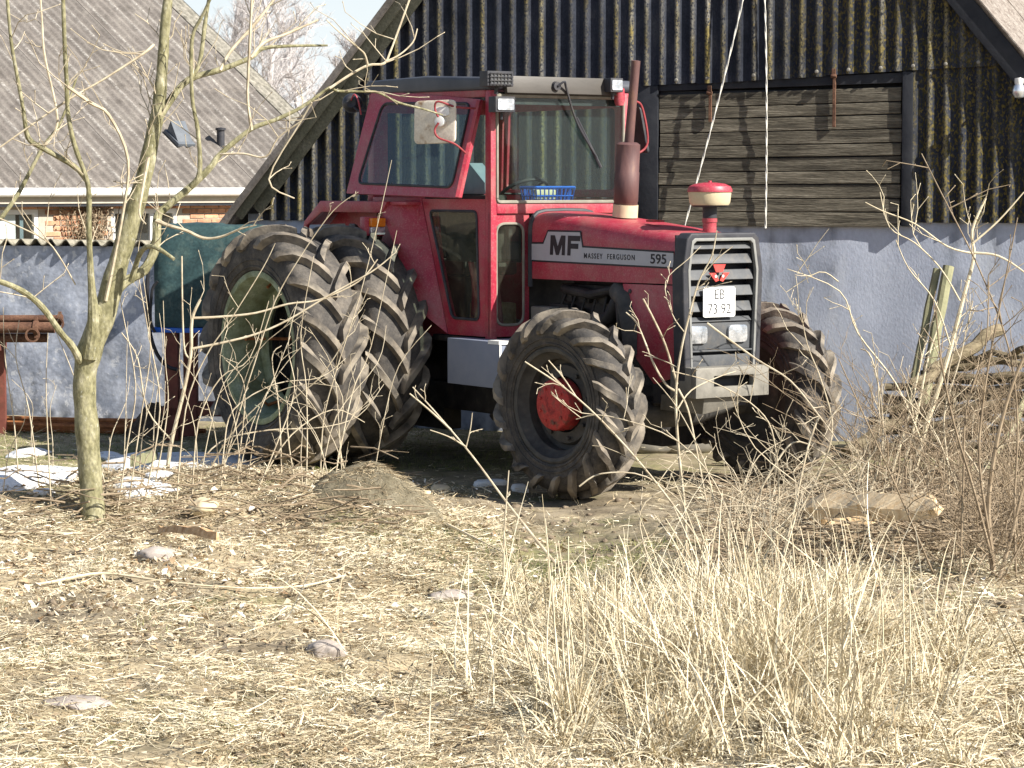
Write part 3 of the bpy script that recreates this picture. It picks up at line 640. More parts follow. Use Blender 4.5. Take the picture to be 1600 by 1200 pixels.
# ================================================================= bare trees behind the houses
def bare_tree(px, Y, top_py, lab, seed, spread=1.0, fine=3):
    rnd = random.Random(seed); base = at_y(px, 290, Y); base.z = 0; H_ = at_y(px, top_py, Y).z
    t = thing('birch_tree', lab, 'tree', base, 0, 'bare trees behind the buildings'); tr = MB(); cw = MB()
    P = [base + Vector((.25 * math.sin(i * .8 + seed), .2 * math.cos(i + seed), H_ * i / 8)) for i in range(9)]
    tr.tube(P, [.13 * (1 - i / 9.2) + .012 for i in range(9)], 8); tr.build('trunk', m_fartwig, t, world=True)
    def br(p, d, L, r, lev):
        n = 4; pts = [p]
        for i in range(n): d = (d + Vector((rnd.gauss(0, .16), rnd.gauss(0, .16), rnd.gauss(.05, .1)))).normalized(); pts.append(pts[-1] + d * L / n)
        cw.tube(pts, [r * (1 - .7 * i / n) for i in range(n + 1)], 3, cap=False)
        if lev:
            for i in range(1, n + 1):
                for _ in range(2 if lev > 1 else 2):
                    dd = (d + Vector((rnd.gauss(0, .6), rnd.gauss(0, .6), rnd.gauss(.1, .4)))).normalized(); br(pts[i], dd, L * rnd.uniform(.4, .62), r * .55, lev - 1)
    for i in range(2, 9):
        for _ in range(4):
            a = rnd.uniform(0, 2 * PI); br(P[i], Vector((math.cos(a) * spread, math.sin(a) * spread, rnd.uniform(.5, 1.2))).normalized(), H_ * .22 * (1.25 - i / 10), .022, fine)
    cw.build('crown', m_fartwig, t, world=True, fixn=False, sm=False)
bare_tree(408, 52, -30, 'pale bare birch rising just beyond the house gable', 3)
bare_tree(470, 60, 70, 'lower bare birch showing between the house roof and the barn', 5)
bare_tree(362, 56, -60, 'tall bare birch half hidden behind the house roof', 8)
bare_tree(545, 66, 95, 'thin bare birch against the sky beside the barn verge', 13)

# ================================================================= TRACTOR
TO = Vector((-.3347, 19.1529, 0)); TRZ = math.radians(-55.5)
TM = Matrix.Translation(TO) @ Matrix.Rotation(TRZ, 4, 'Z'); TI = TM.inverted(); TR3 = TM.to_3x3()
def side(px, py, y): return TI @ on_plane(px, py, TM @ Vector((0, y, 0)), TR3 @ Vector((0, 1, 0)))
def front(px, py, x): return TI @ on_plane(px, py, TM @ Vector((x, 0, 0)), TR3 @ Vector((1, 0, 0)))
T = thing('tractor', 'red four wheel drive farm tractor with cab and double rear tyres', 'tractor', TO, TRZ)
RX = -.235                                                       # rear axle
def tyre(name, R, W, rr, nl, lh, lw, parent, sweep=.42, deep=1.0):
    Rb = R - lh; H = Rb - rr
    arc = [(0, Rb), (.35, Rb - .004), (.62, Rb - .014), (.82, Rb - .035), (.95, Rb - .075), (1.0, Rb - .12)]
    side_ = [(1.035, Rb - .45 * H), (1.02, rr + .35 * H), (.93, rr + .14 * H), (.84, rr + .03), (.80, rr)]
    prof = [(r, -a * W / 2) for a, r in reversed(side_)] + [(r, -a * W / 2) for a, r in reversed(arc)] + [(r, a * W / 2) for a, r in arc[1:]] + [(r, a * W / 2) for a, r in side_]
    mb = MB(); mb.lathe(prof, 96, 'y'); nb0 = 0
    # ribs on the sidewall
    for sg in (-1, 1):
        for rr2, ww in ((rr + .36 * H, .006), (rr + .20 * H, .007)):
            yb = sg * W / 2 * (1.02 if rr2 > rr + .3 * H else .965); mb.lathe([(rr2 - .008, yb - sg * .006), (rr2 - .004, yb + sg * ww), (rr2 + .004, yb + sg * ww), (rr2 + .008, yb - sg * .006)], 72, 'y')
    nb0 = len(mb.v); A = [np.array(p) for p in arc]; L = [0]
    for i in range(1, len(A)): L.append(L[-1] + math.hypot((A[i][0] - A[i - 1][0]) * W / 2, A[i][1] - A[i - 1][1]))
    def at(q):
        q *= L[-1]
        for i in range(1, len(A)):
            if q <= L[i] or i == len(A) - 1:
                t = (q - L[i - 1]) / (L[i] - L[i - 1]); p = A[i - 1] * (1 - t) + A[i] * t
                d = (A[i] - A[i - 1]) * np.array([W / 2, 1]); d /= np.linalg.norm(d); return p[0] * W / 2, p[1], (-d[1], d[0])
    for sg in (-1, 1):
        for i in range(nl):
            th0 = 2 * PI * (i + (.5 if sg > 0 else 0)) / nl; secs = []
            qs = (-.03, .04, .22, .42, .62, .80, .92, 1.0)
            for q in qs:
                a, r, (na, nr) = at(max(q, 0)); a += min(q, 0) * W / 2
                th = th0 + sweep * (max(q, -.03) ** .9 if q > 0 else q) * (1.0)
                hh = lh * (1.0 if q < .85 else .9 if q < .95 else .55) * (1.02 if q > .04 else .97); wd = lw * (1.25 if q < .1 else 1.0 if q < .9 else .92)
                dth = wd / 2 / r
                def P(t, e): return Vector(((r + nr * e) * math.cos(t), sg * (a + na * e), (r + nr * e) * math.sin(t)))
                secs.append([P(th - dth * 1.28, -.006), P(th - dth * .88, hh), P(th + dth * .88, hh), P(th + dth * 1.28, -.006)])
            k = len(mb.v); mb.v += [p for s in secs for p in s]; m = len(secs)
            for j in range(m - 1):
                for c in range(3): f = [k + j * 4 + c, k + j * 4 + c + 1, k + (j + 1) * 4 + c + 1, k + (j + 1) * 4 + c]; mb.f.append(f)
            mb.f.append([k, k + 1, k + 2, k + 3]); mb.f.append([k + (m - 1) * 4 + c for c in (3, 2, 1, 0)])
    mb.a['lug'] = [0] * nb0 + [.95] * (len(mb.v) - nb0)
    return mb.build(name, m_tyre, parent, ang=32)
def place(part, M):
    part.matrix_local = M; MW[part] = MW[T] @ M
def wheel(loc, steer=0.0):
    wh = bpy.data.objects.new('wheel', None); COL.objects.link(wh); wh.parent = T
    wh.location = loc; wh.rotation_euler = (0, 0, steer); return wh
def dup_part(o, parent):
    c = o.copy(); COL.objects.link(c); c.parent = parent; return c
# --- rear wheels: inner pair and the outer doubles
RR, RW = .89, .45; RIM = .525
inner = wheel((RX, -.93, RR - .015)); ty = tyre('tyre', RR, RW, RIM, 18, .058, .068, inner, .44); ty.rotation_euler = (0, .13, 0)
def rim_rear(parent, sg, full, m):
    mb = MB(); o = RW / 2
    mb.lathe([(RIM + .022, sg * (o * .86)), (RIM + .03, sg * (o * .90)), (RIM + .018, sg * (o * .93)), (RIM - .012, sg * o * .91), (RIM - .02, sg * o * .80), (RIM - .045, sg * o * .55), (RIM - .045, -sg * o * .5), (RIM - .02, -sg * o * .8), (RIM - .012, -sg * o * .91), (RIM + .03, -sg * o * .90)], 64, 'y')
    if full:
        mb.lathe([(RIM - .045, sg * .02), (.33, sg * .05), (.20, sg * .02), (.19, sg * .06), (.10, sg * .07), (.0, sg * .07)], 48, 'y')
        for k in range(8): a = k * PI / 4; mb.lathe([(0, sg * .085), (.018, sg * .08), (.018, sg * .05)], 8, 'y', (.14 * math.cos(a), 0, .14 * math.sin(a)))
    else:
        mb.lathe([(RIM - .045, -sg * .09), (RIM - .10, -sg * .10), (RIM - .11, -sg * .12)], 48, 'y')
    return mb.build('rim', m, parent, ang=40)
rim_rear(inner, -1, True, m_rimd)
dual = wheel((RX, -1.455, RR - .015)); t2 = dup_part(ty, dual); t2.rotation_euler = (0, .02, 0); rim_rear(dual, -1, False, m_rimg)
for k in range(5):
    mb = MB(); a = k * 2 * PI / 5 + .55; mb.tube([(.36 * math.cos(a), .36, .36 * math.sin(a)), (.47 * math.cos(a), -.02, .47 * math.sin(a)), (.44 * math.cos(a), -.06, .44 * math.sin(a))], .012, 6); mb.build('clamp_rod', m_rust, dual)

for yy, sg in ((.93, 1), (1.45, 1)):
    wl_ = wheel((RX, yy, RR - .015)); c = dup_part(ty, wl_); c.rotation_euler = (0, .2 + yy, 0); rim_rear(wl_, 1, yy < 1, m_rimd if yy < 1 else m_rimg)
# --- front wheels, steered a little towards the left
FR, FW_, FRIM = .63, .32, .355
fw_ = wheel((2.45, -.83, FR - .012), math.radians(6)); ft = tyre('tyre', FR, FW_, FRIM, 18, .046, .052, fw_, .46); ft.rotation_euler = (0, .1, 0)
def rim_front(parent, sg):
    mb = MB(); o = FW_ / 2
    mb.lathe([(FRIM + .02, sg * o * .86), (FRIM + .028, sg * o * .90), (FRIM + .014, sg * o * .94), (FRIM - .008, sg * o * .90), (FRIM - .015, sg * o * .72), (FRIM - .055, sg * o * .5), (FRIM - .055, sg * .01), (.27, sg * .0), (.255, sg * .03), (.185, sg * .035), (.18, -sg * .05), (FRIM - .05, -sg * .09), (FRIM - .012, -sg * o * .9), (FRIM + .026, -sg * o * .9)], 56, 'y')
    for k in range(8): a = k * PI / 4 + .2; mb.lathe([(0, sg * .055), (.014, sg * .052), (.014, sg * .03)], 8, 'y', (.225 * math.cos(a), 0, .225 * math.sin(a)))
    mb.lathe([(.182, -sg * .05), (.0, -sg * .06)], 24, 'y'); mb.build('rim', m_rimd, parent, ang=40)
    hb_ = MB(); hb_.lathe([(.170, sg * .03), (.170, sg * .115), (.162, sg * .135), (.142, sg * .145), (.06, sg * .148), (.0, sg * .148)], 36, 'y')
    for k in range(9): a = k * 2 * PI / 9; hb_.lathe([(0, sg * .156), (.011, sg * .154), (.011, sg * .14)], 6, 'y', (.118 * math.cos(a), 0, .118 * math.sin(a)))
    hb_.build('hub', m_red_dirty, parent, ang=40)
rim_front(fw_, -1)
fl = wheel((2.45, .83, FR - .012), math.radians(6)); c = dup_part(ft, fl); c.rotation_euler = (0, .33, 0); rim_front(fl, 1)

# --- chassis
mb = MB(); mb.box((-.75, -.24, .55), (.75, .24, 1.05)); mb.box((.7, -.19, .50), (1.5, .19, .98)); mb.box((1.4, -.20, .58), (2.55, .20, 1.0))
mb.tube([(RX, -.75, .85), (RX, .75, .85)], .14, 16); mb.box((-1.0, -.16, .75), (-.7, .16, 1.2))
mb.tube([(-.7, -.35, .62), (-1.55, -.42, .5)], .035, 8); mb.tube([(-.7, .35, .62), (-1.55, .42, .5)], .035, 8); mb.box((.45, -.6, .93), (1.2, .6, .975))
mb.box((.1, .25, .24), (2.05, .62, .95)); mb.box((-1.35, -.42, .22), (-.75, .42, .62)); mb.box((-1.0, -.60, .30), (-.85, .6, .48)); mb.box((-.9, -.08, .2), (-.2, .08, .5)); mb.box((-.2, -.3, .40), (.9, .25, .6)); mb.build('gearbox', m_engine, T, bevel=.02)
mb = MB(); mb.box((1.45, -.17, .95), (2.32, .17, 1.36)); mb.box((1.5, -.10, 1.34), (2.28, .10, 1.52)); mb.tube([(1.7, -.23, 1.02), (1.7, -.23, 1.20)], .06, 14); mb.box((1.40, -.24, 1.05), (1.62, -.17, 1.22))
mb.tube([(2.0, -.26, 1.10), (2.14, -.26, 1.16), (2.22, -.24, 1.30)], .05, 12); mb.tube([(1.55, -.22, 1.33), (1.9, -.24, 1.30), (2.25, -.22, 1.36)], .035, 10)
for k in range(4): mb.box((1.5 + k * .2, -.205, 1.24), (1.62 + k * .2, -.165, 1.33))
mb.tube([(2.2, -.22, .9), (2.3, -.27, 1.1), (2.26, -.26, 1.30)], .045, 12)
for k in range(6): mb.tube([(1.45 + k * .13, -.19, 1.0 + .02 * k), (1.5 + k * .13, -.25, 1.12), (1.56 + k * .12, -.21, 1.3)], .009, 6)
mb.build('engine', m_engine, T, bevel=.008)
mb = MB(); mb.tube([(2.2, -.235, 1.34), (2.33, -.25, 1.28), (2.40, -.255, 1.1), (2.41, -.25, .92)], [.075, .085, .09, .08], 14); mb.build('air_duct', m_rimd, T)
mb = MB(); mb.box((1.30, -.33, 1.06), (1.52, -.22, 1.20)); mb.build('filter_housing', m_metal, T, bevel=.012)
mb = MB(); mb.tube([(2.45, -.62, .60), (2.45, -.2, .52), (2.45, .2, .52), (2.45, .62, .60)], [.07, .10, .10, .07], 12); mb.lathe([(.0, -.70), (.12, -.68), (.12, -.6), (.07, -.56)], 18, 'y', (2.45, 0, .6)); mb.lathe([(.0, .70), (.12, .68), (.12, .6), (.07, .56)], 18, 'y', (2.45, 0, .6))
mb.tube([(2.25, -.6, .66), (2.25, .6, .66)], .02, 8); mb.build('front_axle', m_rimd, T)
mb = MB(); mb.box((2.35, -.20, .60), (3.02, .20, .80)); mb.box((2.75, -.27, .80), (2.86, .27, 1.66)); mb.build('front_frame', m_black, T, bevel=.01)
# bumper with tow slot, and weight carrier beneath
bx = 3.13; mb = MB()
mb.ring([(bx, -.31, .672), (bx, .30, .672), (bx, .30, .868), (bx, -.31, .868)], [(bx, -.16, .742), (bx, .17, .742), (bx, .17, .812), (bx, -.16, .812)], (-.05, 0, 0))
mb.box((2.86, -.31, .672), (bx - .052, -.27, .868)); mb.box((2.86, .26, .672), (bx - .052, .30, .868)); mb.box((2.86, -.268, .85), (bx - .052, .258, .867)); mb.box((2.95, -.268, .7), (2.97, .258, .84))
mb.build('bumper', m_metal, T, bevel=.006)
mb = MB(); mb.prism([(3.10, -.22, .668), (3.10, .12, .668), (3.06, .08, .60), (3.06, -.20, .56)], (-.45, 0, 0)); mb.build('weight_carrier', m_metal, T, bevel=.008)

# --- hood: lofted skin
def hoodsec(x, zt, hw, zb):
    pr = [(hw, zb), (hw, zt - .135), (hw - .006, zt - .085), (hw - .025, zt - .045), (hw - .06, zt - .018), (hw - .12, zt - .005), (0, zt)]
    return [Vector((x, -a, b)) for a, b in pr] + [Vector((x, a, b)) for a, b in reversed(pr[:-1])]
secs = [hoodsec(1.26, 1.862, .29, 1.39), hoodsec(1.7, 1.838, .29, 1.392), hoodsec(2.3, 1.786, .29, 1.395), hoodsec(2.75, 1.742, .288, 1.40), hoodsec(2.93, 1.722, .286, 1.40)]
mb = MB(); n = len(secs[0])
for s_ in secs: mb.v += s_
for i in range(len(secs) - 1):
    for j in range(n - 1): a = i * n + j; mb.f.append([a, a + 1, a + n + 1, a + n])
mb.build('hood', m_red, T, ang=50)
mb = MB(); s0 = [v + Vector((-.01, 0, .004)) for v in hoodsec(1.255, 1.862, .293, 1.33)]; mb.tube([s0[0] + Vector((0, 0, 0))] + s0[1:-1] + [s0[-1]], .018, 8); mb.build('hood_seal', m_black, T)
mb = MB()
mb.prism([(2.315, -.29, 1.388), (2.875, -.29, 1.392), (2.875, -.29, .795), (2.66, -.29, .738), (2.47, -.29, .89)], (0, .02, 0)); rp = mb.build('side_panel', m_red, T, bevel=.004)
mb = MB(); mb.prism([(2.315, .27, 1.388), (2.875, .27, 1.392), (2.875, .27, .795), (2.66, .27, .738), (2.47, .27, .89)], (0, .02, 0)); mb.build('side_panel', m_red, T, bevel=.004)
mb = MB()
for q in ((2.40, 1.34), (2.80, 1.35)): mb.lathe([(0, -.302), (.014, -.298), (.016, -.29)], 10, 'y', (q[0], 0, q[1]))
mb.build('panel_screw', m_black, rp)
# stripe decal
def dz(x): return -.004 * (x - 1.3)
def decal(pts, y, m, name, par=T):
    mb = MB(); mb.prism([(a, y, b) for a, b in pts], (0, .0015, 0)); return mb.build(name, m, par, sm=False)
S0 = [(1.228, 1.522), (1.228, 1.633), (1.405, 1.636), (1.462, 1.722), (1.835, 1.722), (1.862, 1.62), (2.868, 1.603), (2.868, 1.512)]
bord = [(1.228, 1.510), (1.228, 1.645), (1.395, 1.648), (1.453, 1.734), (1.845, 1.734), (1.872, 1.632), (2.868, 1.615), (2.868, 1.500)]
S0[0] = (1.243, 1.522); S0[1] = (1.243, 1.633); bord[0] = (1.243, 1.510); bord[1] = (1.243, 1.645)
for sgn in (-1,):
    bd = decal(bord, -.2925, m_ink, 'stripe'); st = decal(S0, -.2945, m_silver, 'stripe_face', bd)
MT = lambda x, z: Matrix.Translation((x, -.2955, z)) @ Matrix.Rotation(PI / 2, 4, 'X')
mb = MB(); mz0, mz1, sh = 1.562, 1.698, .03; mzc = lambda x, z: (x + sh * (z - mz0) / (mz1 - mz0) * .3, -.2955, z)
mb.prism([mzc(*p) for p in ((1.485, mz0), (1.485, mz1), (1.535, mz1), (1.573, mz0 + .06), (1.611, mz1), (1.661, mz1), (1.661, mz0), (1.625, mz0), (1.625, mz1 - .06), (1.590, mz0), (1.556, mz0), (1.521, mz1 - .06), (1.521, mz0))], (0, -.001, 0))
mb.build('lettering', m_ink, bd, sm=False)
mb = MB(); mb.prism([mzc(*p) for p in ((1.690, mz0), (1.690, mz1), (1.835, mz1), (1.835, mz1 - .036), (1.728, mz1 - .036), (1.728, mz0 + .082), (1.815, mz0 + .082), (1.815, mz0 + .047), (1.728, mz0 + .047), (1.728, mz0))], (0, -.001, 0)); mb.build('lettering', m_ink, bd, sm=False)
text('MASSEY  FERGUSON', .050, MT(2.17, 1.563), m_ink, bd, xs=1.0, off=.0007, sp=1.32)
text('595', .088, MT(2.71, 1.558), m_ink, bd, xs=1.35, off=.0015)
# --- grille
gx_ = 3.02
def gp_(y, z, x=gx_): return (x, y, z)
outl = [(-.31, .77), (-.335, 1.49), (-.30, 1.70), (-.265, 1.735), (.265, 1.735), (.30, 1.70), (.335, 1.49), (.31, .77)]
inl = [(-.262, .845), (-.288, 1.485), (-.258, 1.672), (-.235, 1.690), (.235, 1.690), (.258, 1.672), (.288, 1.485), (.262, .845)]
mb = MB(); mb.ring([gp_(*p) for p in outl], [gp_(*p) for p in inl], (-.12, 0, 0)); gr = mb.build('grille', m_black, T, bevel=.012, seg=3)
o2 = [(a * 1.02, b + (.012 if b > 1 else 0)) for a, b in inl]; i2 = [(a * .955, b - (.008 if b > 1.6 else 0)) for a, b in inl]
mb = MB(); mb.ring([gp_(*p, gx_ + .004) for p in o2], [gp_(*p, gx_ + .004) for p in i2], (-.03, 0, 0)); mb.build('trim', m_trim, gr, bevel=.004)
mb = MB(); mb.box((gx_ - .13, -.30, .80), (gx_ - .115, .30, 1.72)); mb.build('radiator_screen', m_ink, gr)
slz = [1.650, 1.565, 1.462, 1.358, 1.255, 1.172]
for i, z in enumerate(slz):
    hh = (.042, .062, .066, .066, .064, .030)[i]; wv = .268 if 1 < i < 4 else .255
    mb = MB(); mb.prism([(gx_ - .052, -wv, z + hh / 2), (gx_ - .040, -wv, z + hh / 2), (gx_ - .016, -wv, z - hh / 2), (gx_ - .028, -wv, z - hh / 2)], (0, 2 * wv, 0)); mb.build('slat', m_grey, gr, bevel=.003, seg=1)
mb = MB(); mb.box((gx_ - .06, -.262, .975), (gx_ - .028, .262, 1.15)); mb.box((gx_ - .06, -.262, .855), (gx_ - .02, .262, .94)); mb.box((gx_ - .03, -.264, .962), (gx_ - .006, .264, .974)); mb.build('lamp_panel', m_grey, gr, bevel=.004)
for y0 in (-.20, .135):
    mb = MB(); mb.prism(rpoly([(gx_ - .03, y0 - .078, 1.018), (gx_ - .03, y0 + .078, 1.018), (gx_ - .03, y0 + .078, 1.132), (gx_ - .03, y0 - .078, 1.132)], .03), (.022, 0, 0)); mb.build('headlight', m_lens, gr, bevel=.004)
mb = MB(); ey, ez, ex = -.033, 1.475, gx_ - .008
mb.prism([(ex, ey - .052, ez + .055), (ex, ey + .052, ez + .055), (ex, ey + .028, ez + .004), (ex, ey - .028, ez + .004)], (.008, 0, 0))
mb.prism([(ex, ey - .085, ez), (ex, ey - .032, ez), (ex, ey - .004, ez - .05), (ex, ey - .03, ez - .058)], (.008, 0, 0)); mb.prism([(ex, ey + .085, ez), (ex, ey + .032, ez), (ex, ey + .004, ez - .05), (ex, ey + .03, ez - .058)], (.008, 0, 0))
em = mb.build('emblem', m_emb, gr)
mb = MB(); mb.lathe([(0, .0105), (.009, .0095), (.009, .004)], 12, 'x', (ex, ey - .03, ez - .022)); mb.lathe([(0, .0105), (.009, .0095), (.009, .004)], 12, 'x', (ex, ey + .03, ez - .022)); mb.build('emblem_spot', m_white, em)
py0 = -.037; mb = MB(); mb.prism(rpoly([(gx_ + .0, py0 - .134, 1.187), (gx_ + .0, py0 + .134, 1.187), (gx_ + .0, py0 + .134, 1.383), (gx_ + .0, py0 - .134, 1.383)], .018), (.006, 0, 0)); pl = mb.build('number_plate', m_white, T, bevel=.0015)
MP = lambda y, z: Matrix.Translation((gx_ + .0065, y, z)) @ Matrix(((0, 0, 1, 0), (1, 0, 0, 0), (0, 1, 0, 0), (0, 0, 0, 1)))
text('EB', .094, MP(py0, 1.333), m_ink, pl, xs=.88, off=-.0006); text('73 92', .094, MP(py0, 1.238), m_ink, pl, xs=.92, off=-.0006)
# --- exhaust and pre-cleaner
mb = MB(); bs, tp = Vector((1.93, .02, 1.83)), Vector((1.965, .02, 2.335)); mb.tube([bs + (tp - bs) * t for t in (0, .02, .2, .205, .6, .605, .97, 1.0)], [.079, .082, .082, .085, .085, .082, .082, .06], 24); mf = mb.build('muffler', m_exh, T, ang=50)
mb = MB(); mb.tube([bs + Vector((-.002, -.0, -.005)), bs + (tp - bs) * .16], .0875, 24); mb.build('heat_shield', m_cream, mf)
mb = MB(); a, b = Vector((1.97, .02, 2.33)), Vector((2.045, .02, 2.885)); mb.tube([a, a.lerp(b, .5), b, b - Vector((.004, 0, .02)), a.lerp(b, .6)], [.033, .031, .031, .027, .027], 18); mb.build('exhaust_pipe', m_exh, mf)
pc = Vector((2.80, .06, 0)); mb = MB(); mb.lathe([(.045, 1.72), (.045, 1.80), (.05, 1.80), (.05, 1.825), (.043, 1.825), (.043, 1.83)], 20, 'z', pc); ns = mb.build('intake_neck', m_red, T)
mb = MB(); mb.lathe([(.046, 1.828), (.048, 1.90), (.11, 1.900), (.118, 1.911)], 24, 'z', pc); mb.build('rubber_collar', m_black, ns)
mb = MB(); mb.lathe([(.044, 1.905), (.125, 1.912), (.135, 1.93), (.142, 1.995), (.142, 2.005), (.0, 2.005)], 32, 'z', pc); mb.build('precleaner_bowl', m_cream, ns)
mb = MB(); mb.lathe([(.148, 1.998), (.149, 2.012), (.138, 2.035), (.10, 2.052), (.04, 2.06), (.012, 2.061), (.012, 2.072), (0, 2.073)], 32, 'z', pc); mb.build('precleaner_lid', m_red, ns)
mb = MB(); mb.box((2.32, -.10, 1.798), (2.46, -.05, 1.812)); mb.build('hood_catch', m_red_dirty, T, bevel=.004)

# --- cab
def ringface(outer, inner, d, name, m, par=T, r=.03, ro=.012, bev=.004):
    mb = MB(); mb.ring(rpoly(outer, ro), rpoly(inner, r), d); return mb.build(name, m, par, bevel=0, ang=40)
def pane(inner, d, name, m, par, r=.03):
    mb = MB(); mb.prism(rpoly(inner, r), d); return mb.build(name, m, par)
def gask(inner, par, r=.03, t=.011, m=m_gasket):
    mb = MB(); P = rpoly(inner, r, 6); mb.tube(P + [P[0], P[1]], t, 6); return mb.build('gasket', m, par)
CX = 1.20
for sg in (-1, 1):
    y = sg * .60; iny = -sg * .03
    # door half below the sill, with its tapering pane
    outer = [(.315, y, 1.945), (1.135, y, 1.945), (1.135, y, .985), (.66, y, .982)]; innr = [(.42, y, 1.86), (1.03, y, 1.86), (1.06, y, 1.10), (.715, y, 1.10)]
    d = ringface(outer, innr, (0, iny, 0), 'door', m_red, r=.05)
    pane(innr, (0, iny * .3, 0), 'pane', m_glassd, d, .05); gask([Vector(p) + Vector((0, sg * .002, 0)) for p in innr], d, .05, .011, m_black)
    if sg < 0:
        mb = MB(); mb.tube([(.30, -.606, 1.88), (.30, -.625, 1.86), (.305, -.625, 1.78)], .010, 6); mb.build('handle', m_red, d)
    # flared front of the mudguard
    mb = MB(); A = [(.31, y, 1.94), (.655, y, .982), (.50, y * 1.24, 1.145), (.03, y * 1.27, 1.835), (.03, y * 1.27, 1.92)]
    mb.prism(A, (-.01, -sg * .015, 0)); mb.build('mudguard_front', m_red, T, bevel=.004)
    yo = sg * .765; mb = MB()
    pf = [(.10, 1.925), (-.86, 1.925), (-1.11, 1.765), (-1.13, 1.68), (-1.09, 1.68), (-1.07, 1.735), (-.84, 1.842), (.03, 1.842)]
    mb.prism([(a, yo, b) for a, b in pf], (0, -sg * .03, 0)); tp_ = [(.31, 1.925), (-.86, 1.925), (-1.11, 1.765), (-1.13, 1.74), (-.85, 1.895), (.31, 1.9)]
    mb.prism([(a, yo - sg * .032, b) for a, b in tp_], (0, -sg * .22, 0)); mb.build('mudguard', m_red, T, bevel=.006)
    mb = MB(); mb.prism([(a, sg * .52, b) for a, b in ((.4, 1.90), (-.86, 1.90), (-1.11, 1.74), (-1.1, 1.1), (-.6, .95), (.6, .95))], (0, sg * .02, 0)); mb.build('mudguard_inner', m_red, T)
    # pillars
    mb = MB(); mb.prism([(1.13, y, .96), (1.205, y, .96), (1.205, y, 2.70), (1.135, y, 2.70)], (0, -sg * .05, 0)); mb.build('front_pillar', m_red, T, bevel=.006)
    mb = MB(); mb.prism([(-.44, y, 1.92), (-.36, y, 1.92), (-.33, y, 2.72), (-.41, y, 2.72)], (0, -sg * .05, 0)); mb.build('rear_pillar', m_red, T, bevel=.006)
    # header and sill rails
    mb = MB(); mb.box((-.40, min(y, y - sg * .04), 2.655), (1.13, max(y, y - sg * .04), 2.72)); mb.build('roof_rail', m_red, T, bevel=.005)
    mb = MB(); mb.box((-.44, min(y, y - sg * .03), 1.90), (.31, max(y, y - sg * .03), 1.955)); mb.build('sill_rail', m_red, T, bevel=.005)
    # front lower panel beside the hood, with its tall pane
    ya, yb = sg * .60, sg * .265; o4 = [(CX - .012, ya, .985), (CX - .012, yb, .985), (CX - .012, yb, 1.865), (CX - .012, ya, 1.865)]
    i4 = [(CX - .012, sg * .545, 1.066), (CX - .012, sg * .315, 1.066), (CX - .012, sg * .315, 1.775), (CX - .012, sg * .545, 1.775)]
    f = ringface(o4, i4, (-.02, 0, 0), 'front_panel', m_red, r=.075); pane(i4, (-.006, 0, 0), 'pane', m_glassd, f, .075); gask([Vector(p) + Vector((.003, 0, 0)) for p in i4], f, .075, .010)
    mb = MB()
    for q in (1.22, 1.45, 1.62, 1.80): mb.lathe([(0, .012), (.009, .01), (.010, 0)], 8, 'x', (CX - .012, sg * .578, q))
    mb.build('panel_bolt', m_red_dirty, f)
    if sg > 0:                                                  # far side window stays shut
        o5 = [(-.42, y, 1.955), (1.13, y, 1.955), (1.13, y, 2.655), (-.38, y, 2.655)]; i5 = [(-.33, y, 2.01), (1.06, y, 2.01), (1.06, y, 2.60), (-.30, y, 2.60)]
        sw = ringface(o5, i5, (0, -.02, 0), 'side_window', m_red, r=.05); pane(i5, (0, -.005, 0), 'pane', m_glass, sw, .05)
# open top-hung side window
cTL, cTR, cBL, cBR = side(581, 141, -.615), side(751, 155, -.615), side(541, 302, -.80), side(717, 309, -.80)
def wq(s, t): return cTL * (1 - s) * (1 - t) + cTR * s * (1 - t) + cBL * (1 - s) * t + cBR * s * t
wn_ = (cTR - cTL).cross(cBL - cTL).normalized() * -1; wn_ = wn_ if wn_.y < 0 else -wn_
wi = [(.135, .12), (.925, .05), (.925, .90), (.085, .90)]
sw = ringface([wq(0, 0), wq(1, 0), wq(1, 1), wq(0, 1)], [wq(*p) for p in wi], -wn_ * .025, 'side_window', m_red, r=.07)
pane([wq(*p) for p in wi], -wn_ * .006, 'pane', m_glass, sw, .07); gask([wq(*p) + wn_ * .002 for p in wi], sw, .07, .010, m_black)
mb = MB(); mb.tube([wq(1.0, .02) + wn_ * .014, wq(1.0, 1.0) + wn_ * .014], .017, 4); mb.build('window_strip', m_red, sw)
# roof, visor, painted shade strip
mb = MB(); mb.prism([(-.47, -.625, 2.715), (1.21, -.625, 2.70), (1.235, -.625, 2.745), (1.20, -.625, 2.79), (.4, -.625, 2.825), (-.38, -.625, 2.815), (-.48, -.625, 2.77)], (0, 1.25, 0)); mb.build('roof', m_roof, T, bevel=.03, seg=3)
mb = MB(); mb.prism([(1.225, -.50, 2.675), (1.262, -.50, 2.682), (1.245, -.50, 2.80), (1.215, -.50, 2.80)], (0, .95, 0)); mb.build('visor', m_visor, T, bevel=.006)
ws_ = [(CX, -.548, 1.925), (CX, .548, 1.925), (CX, .548, 2.665), (CX, -.548, 2.665)]
mb = MB(); mb.box((CX - .03, -.548, 1.845), (CX + .006, .548, 1.915)); mb.build('cowl', m_red, T, bevel=.006)
mb = MB(); mb.box((CX - .03, -.548, 2.605), (CX - .012, .548, 2.69)); mb.build('visor_shade_strip', m_black, T)  # black strip standing in for the visor's shade on the windscreen top
wsn = pane(ws_, (-.006, 0, 0), 'windscreen', m_glass, T, .03); gask([Vector(p) + Vector((.004, 0, 0)) for p in ws_], wsn, .03, .013)
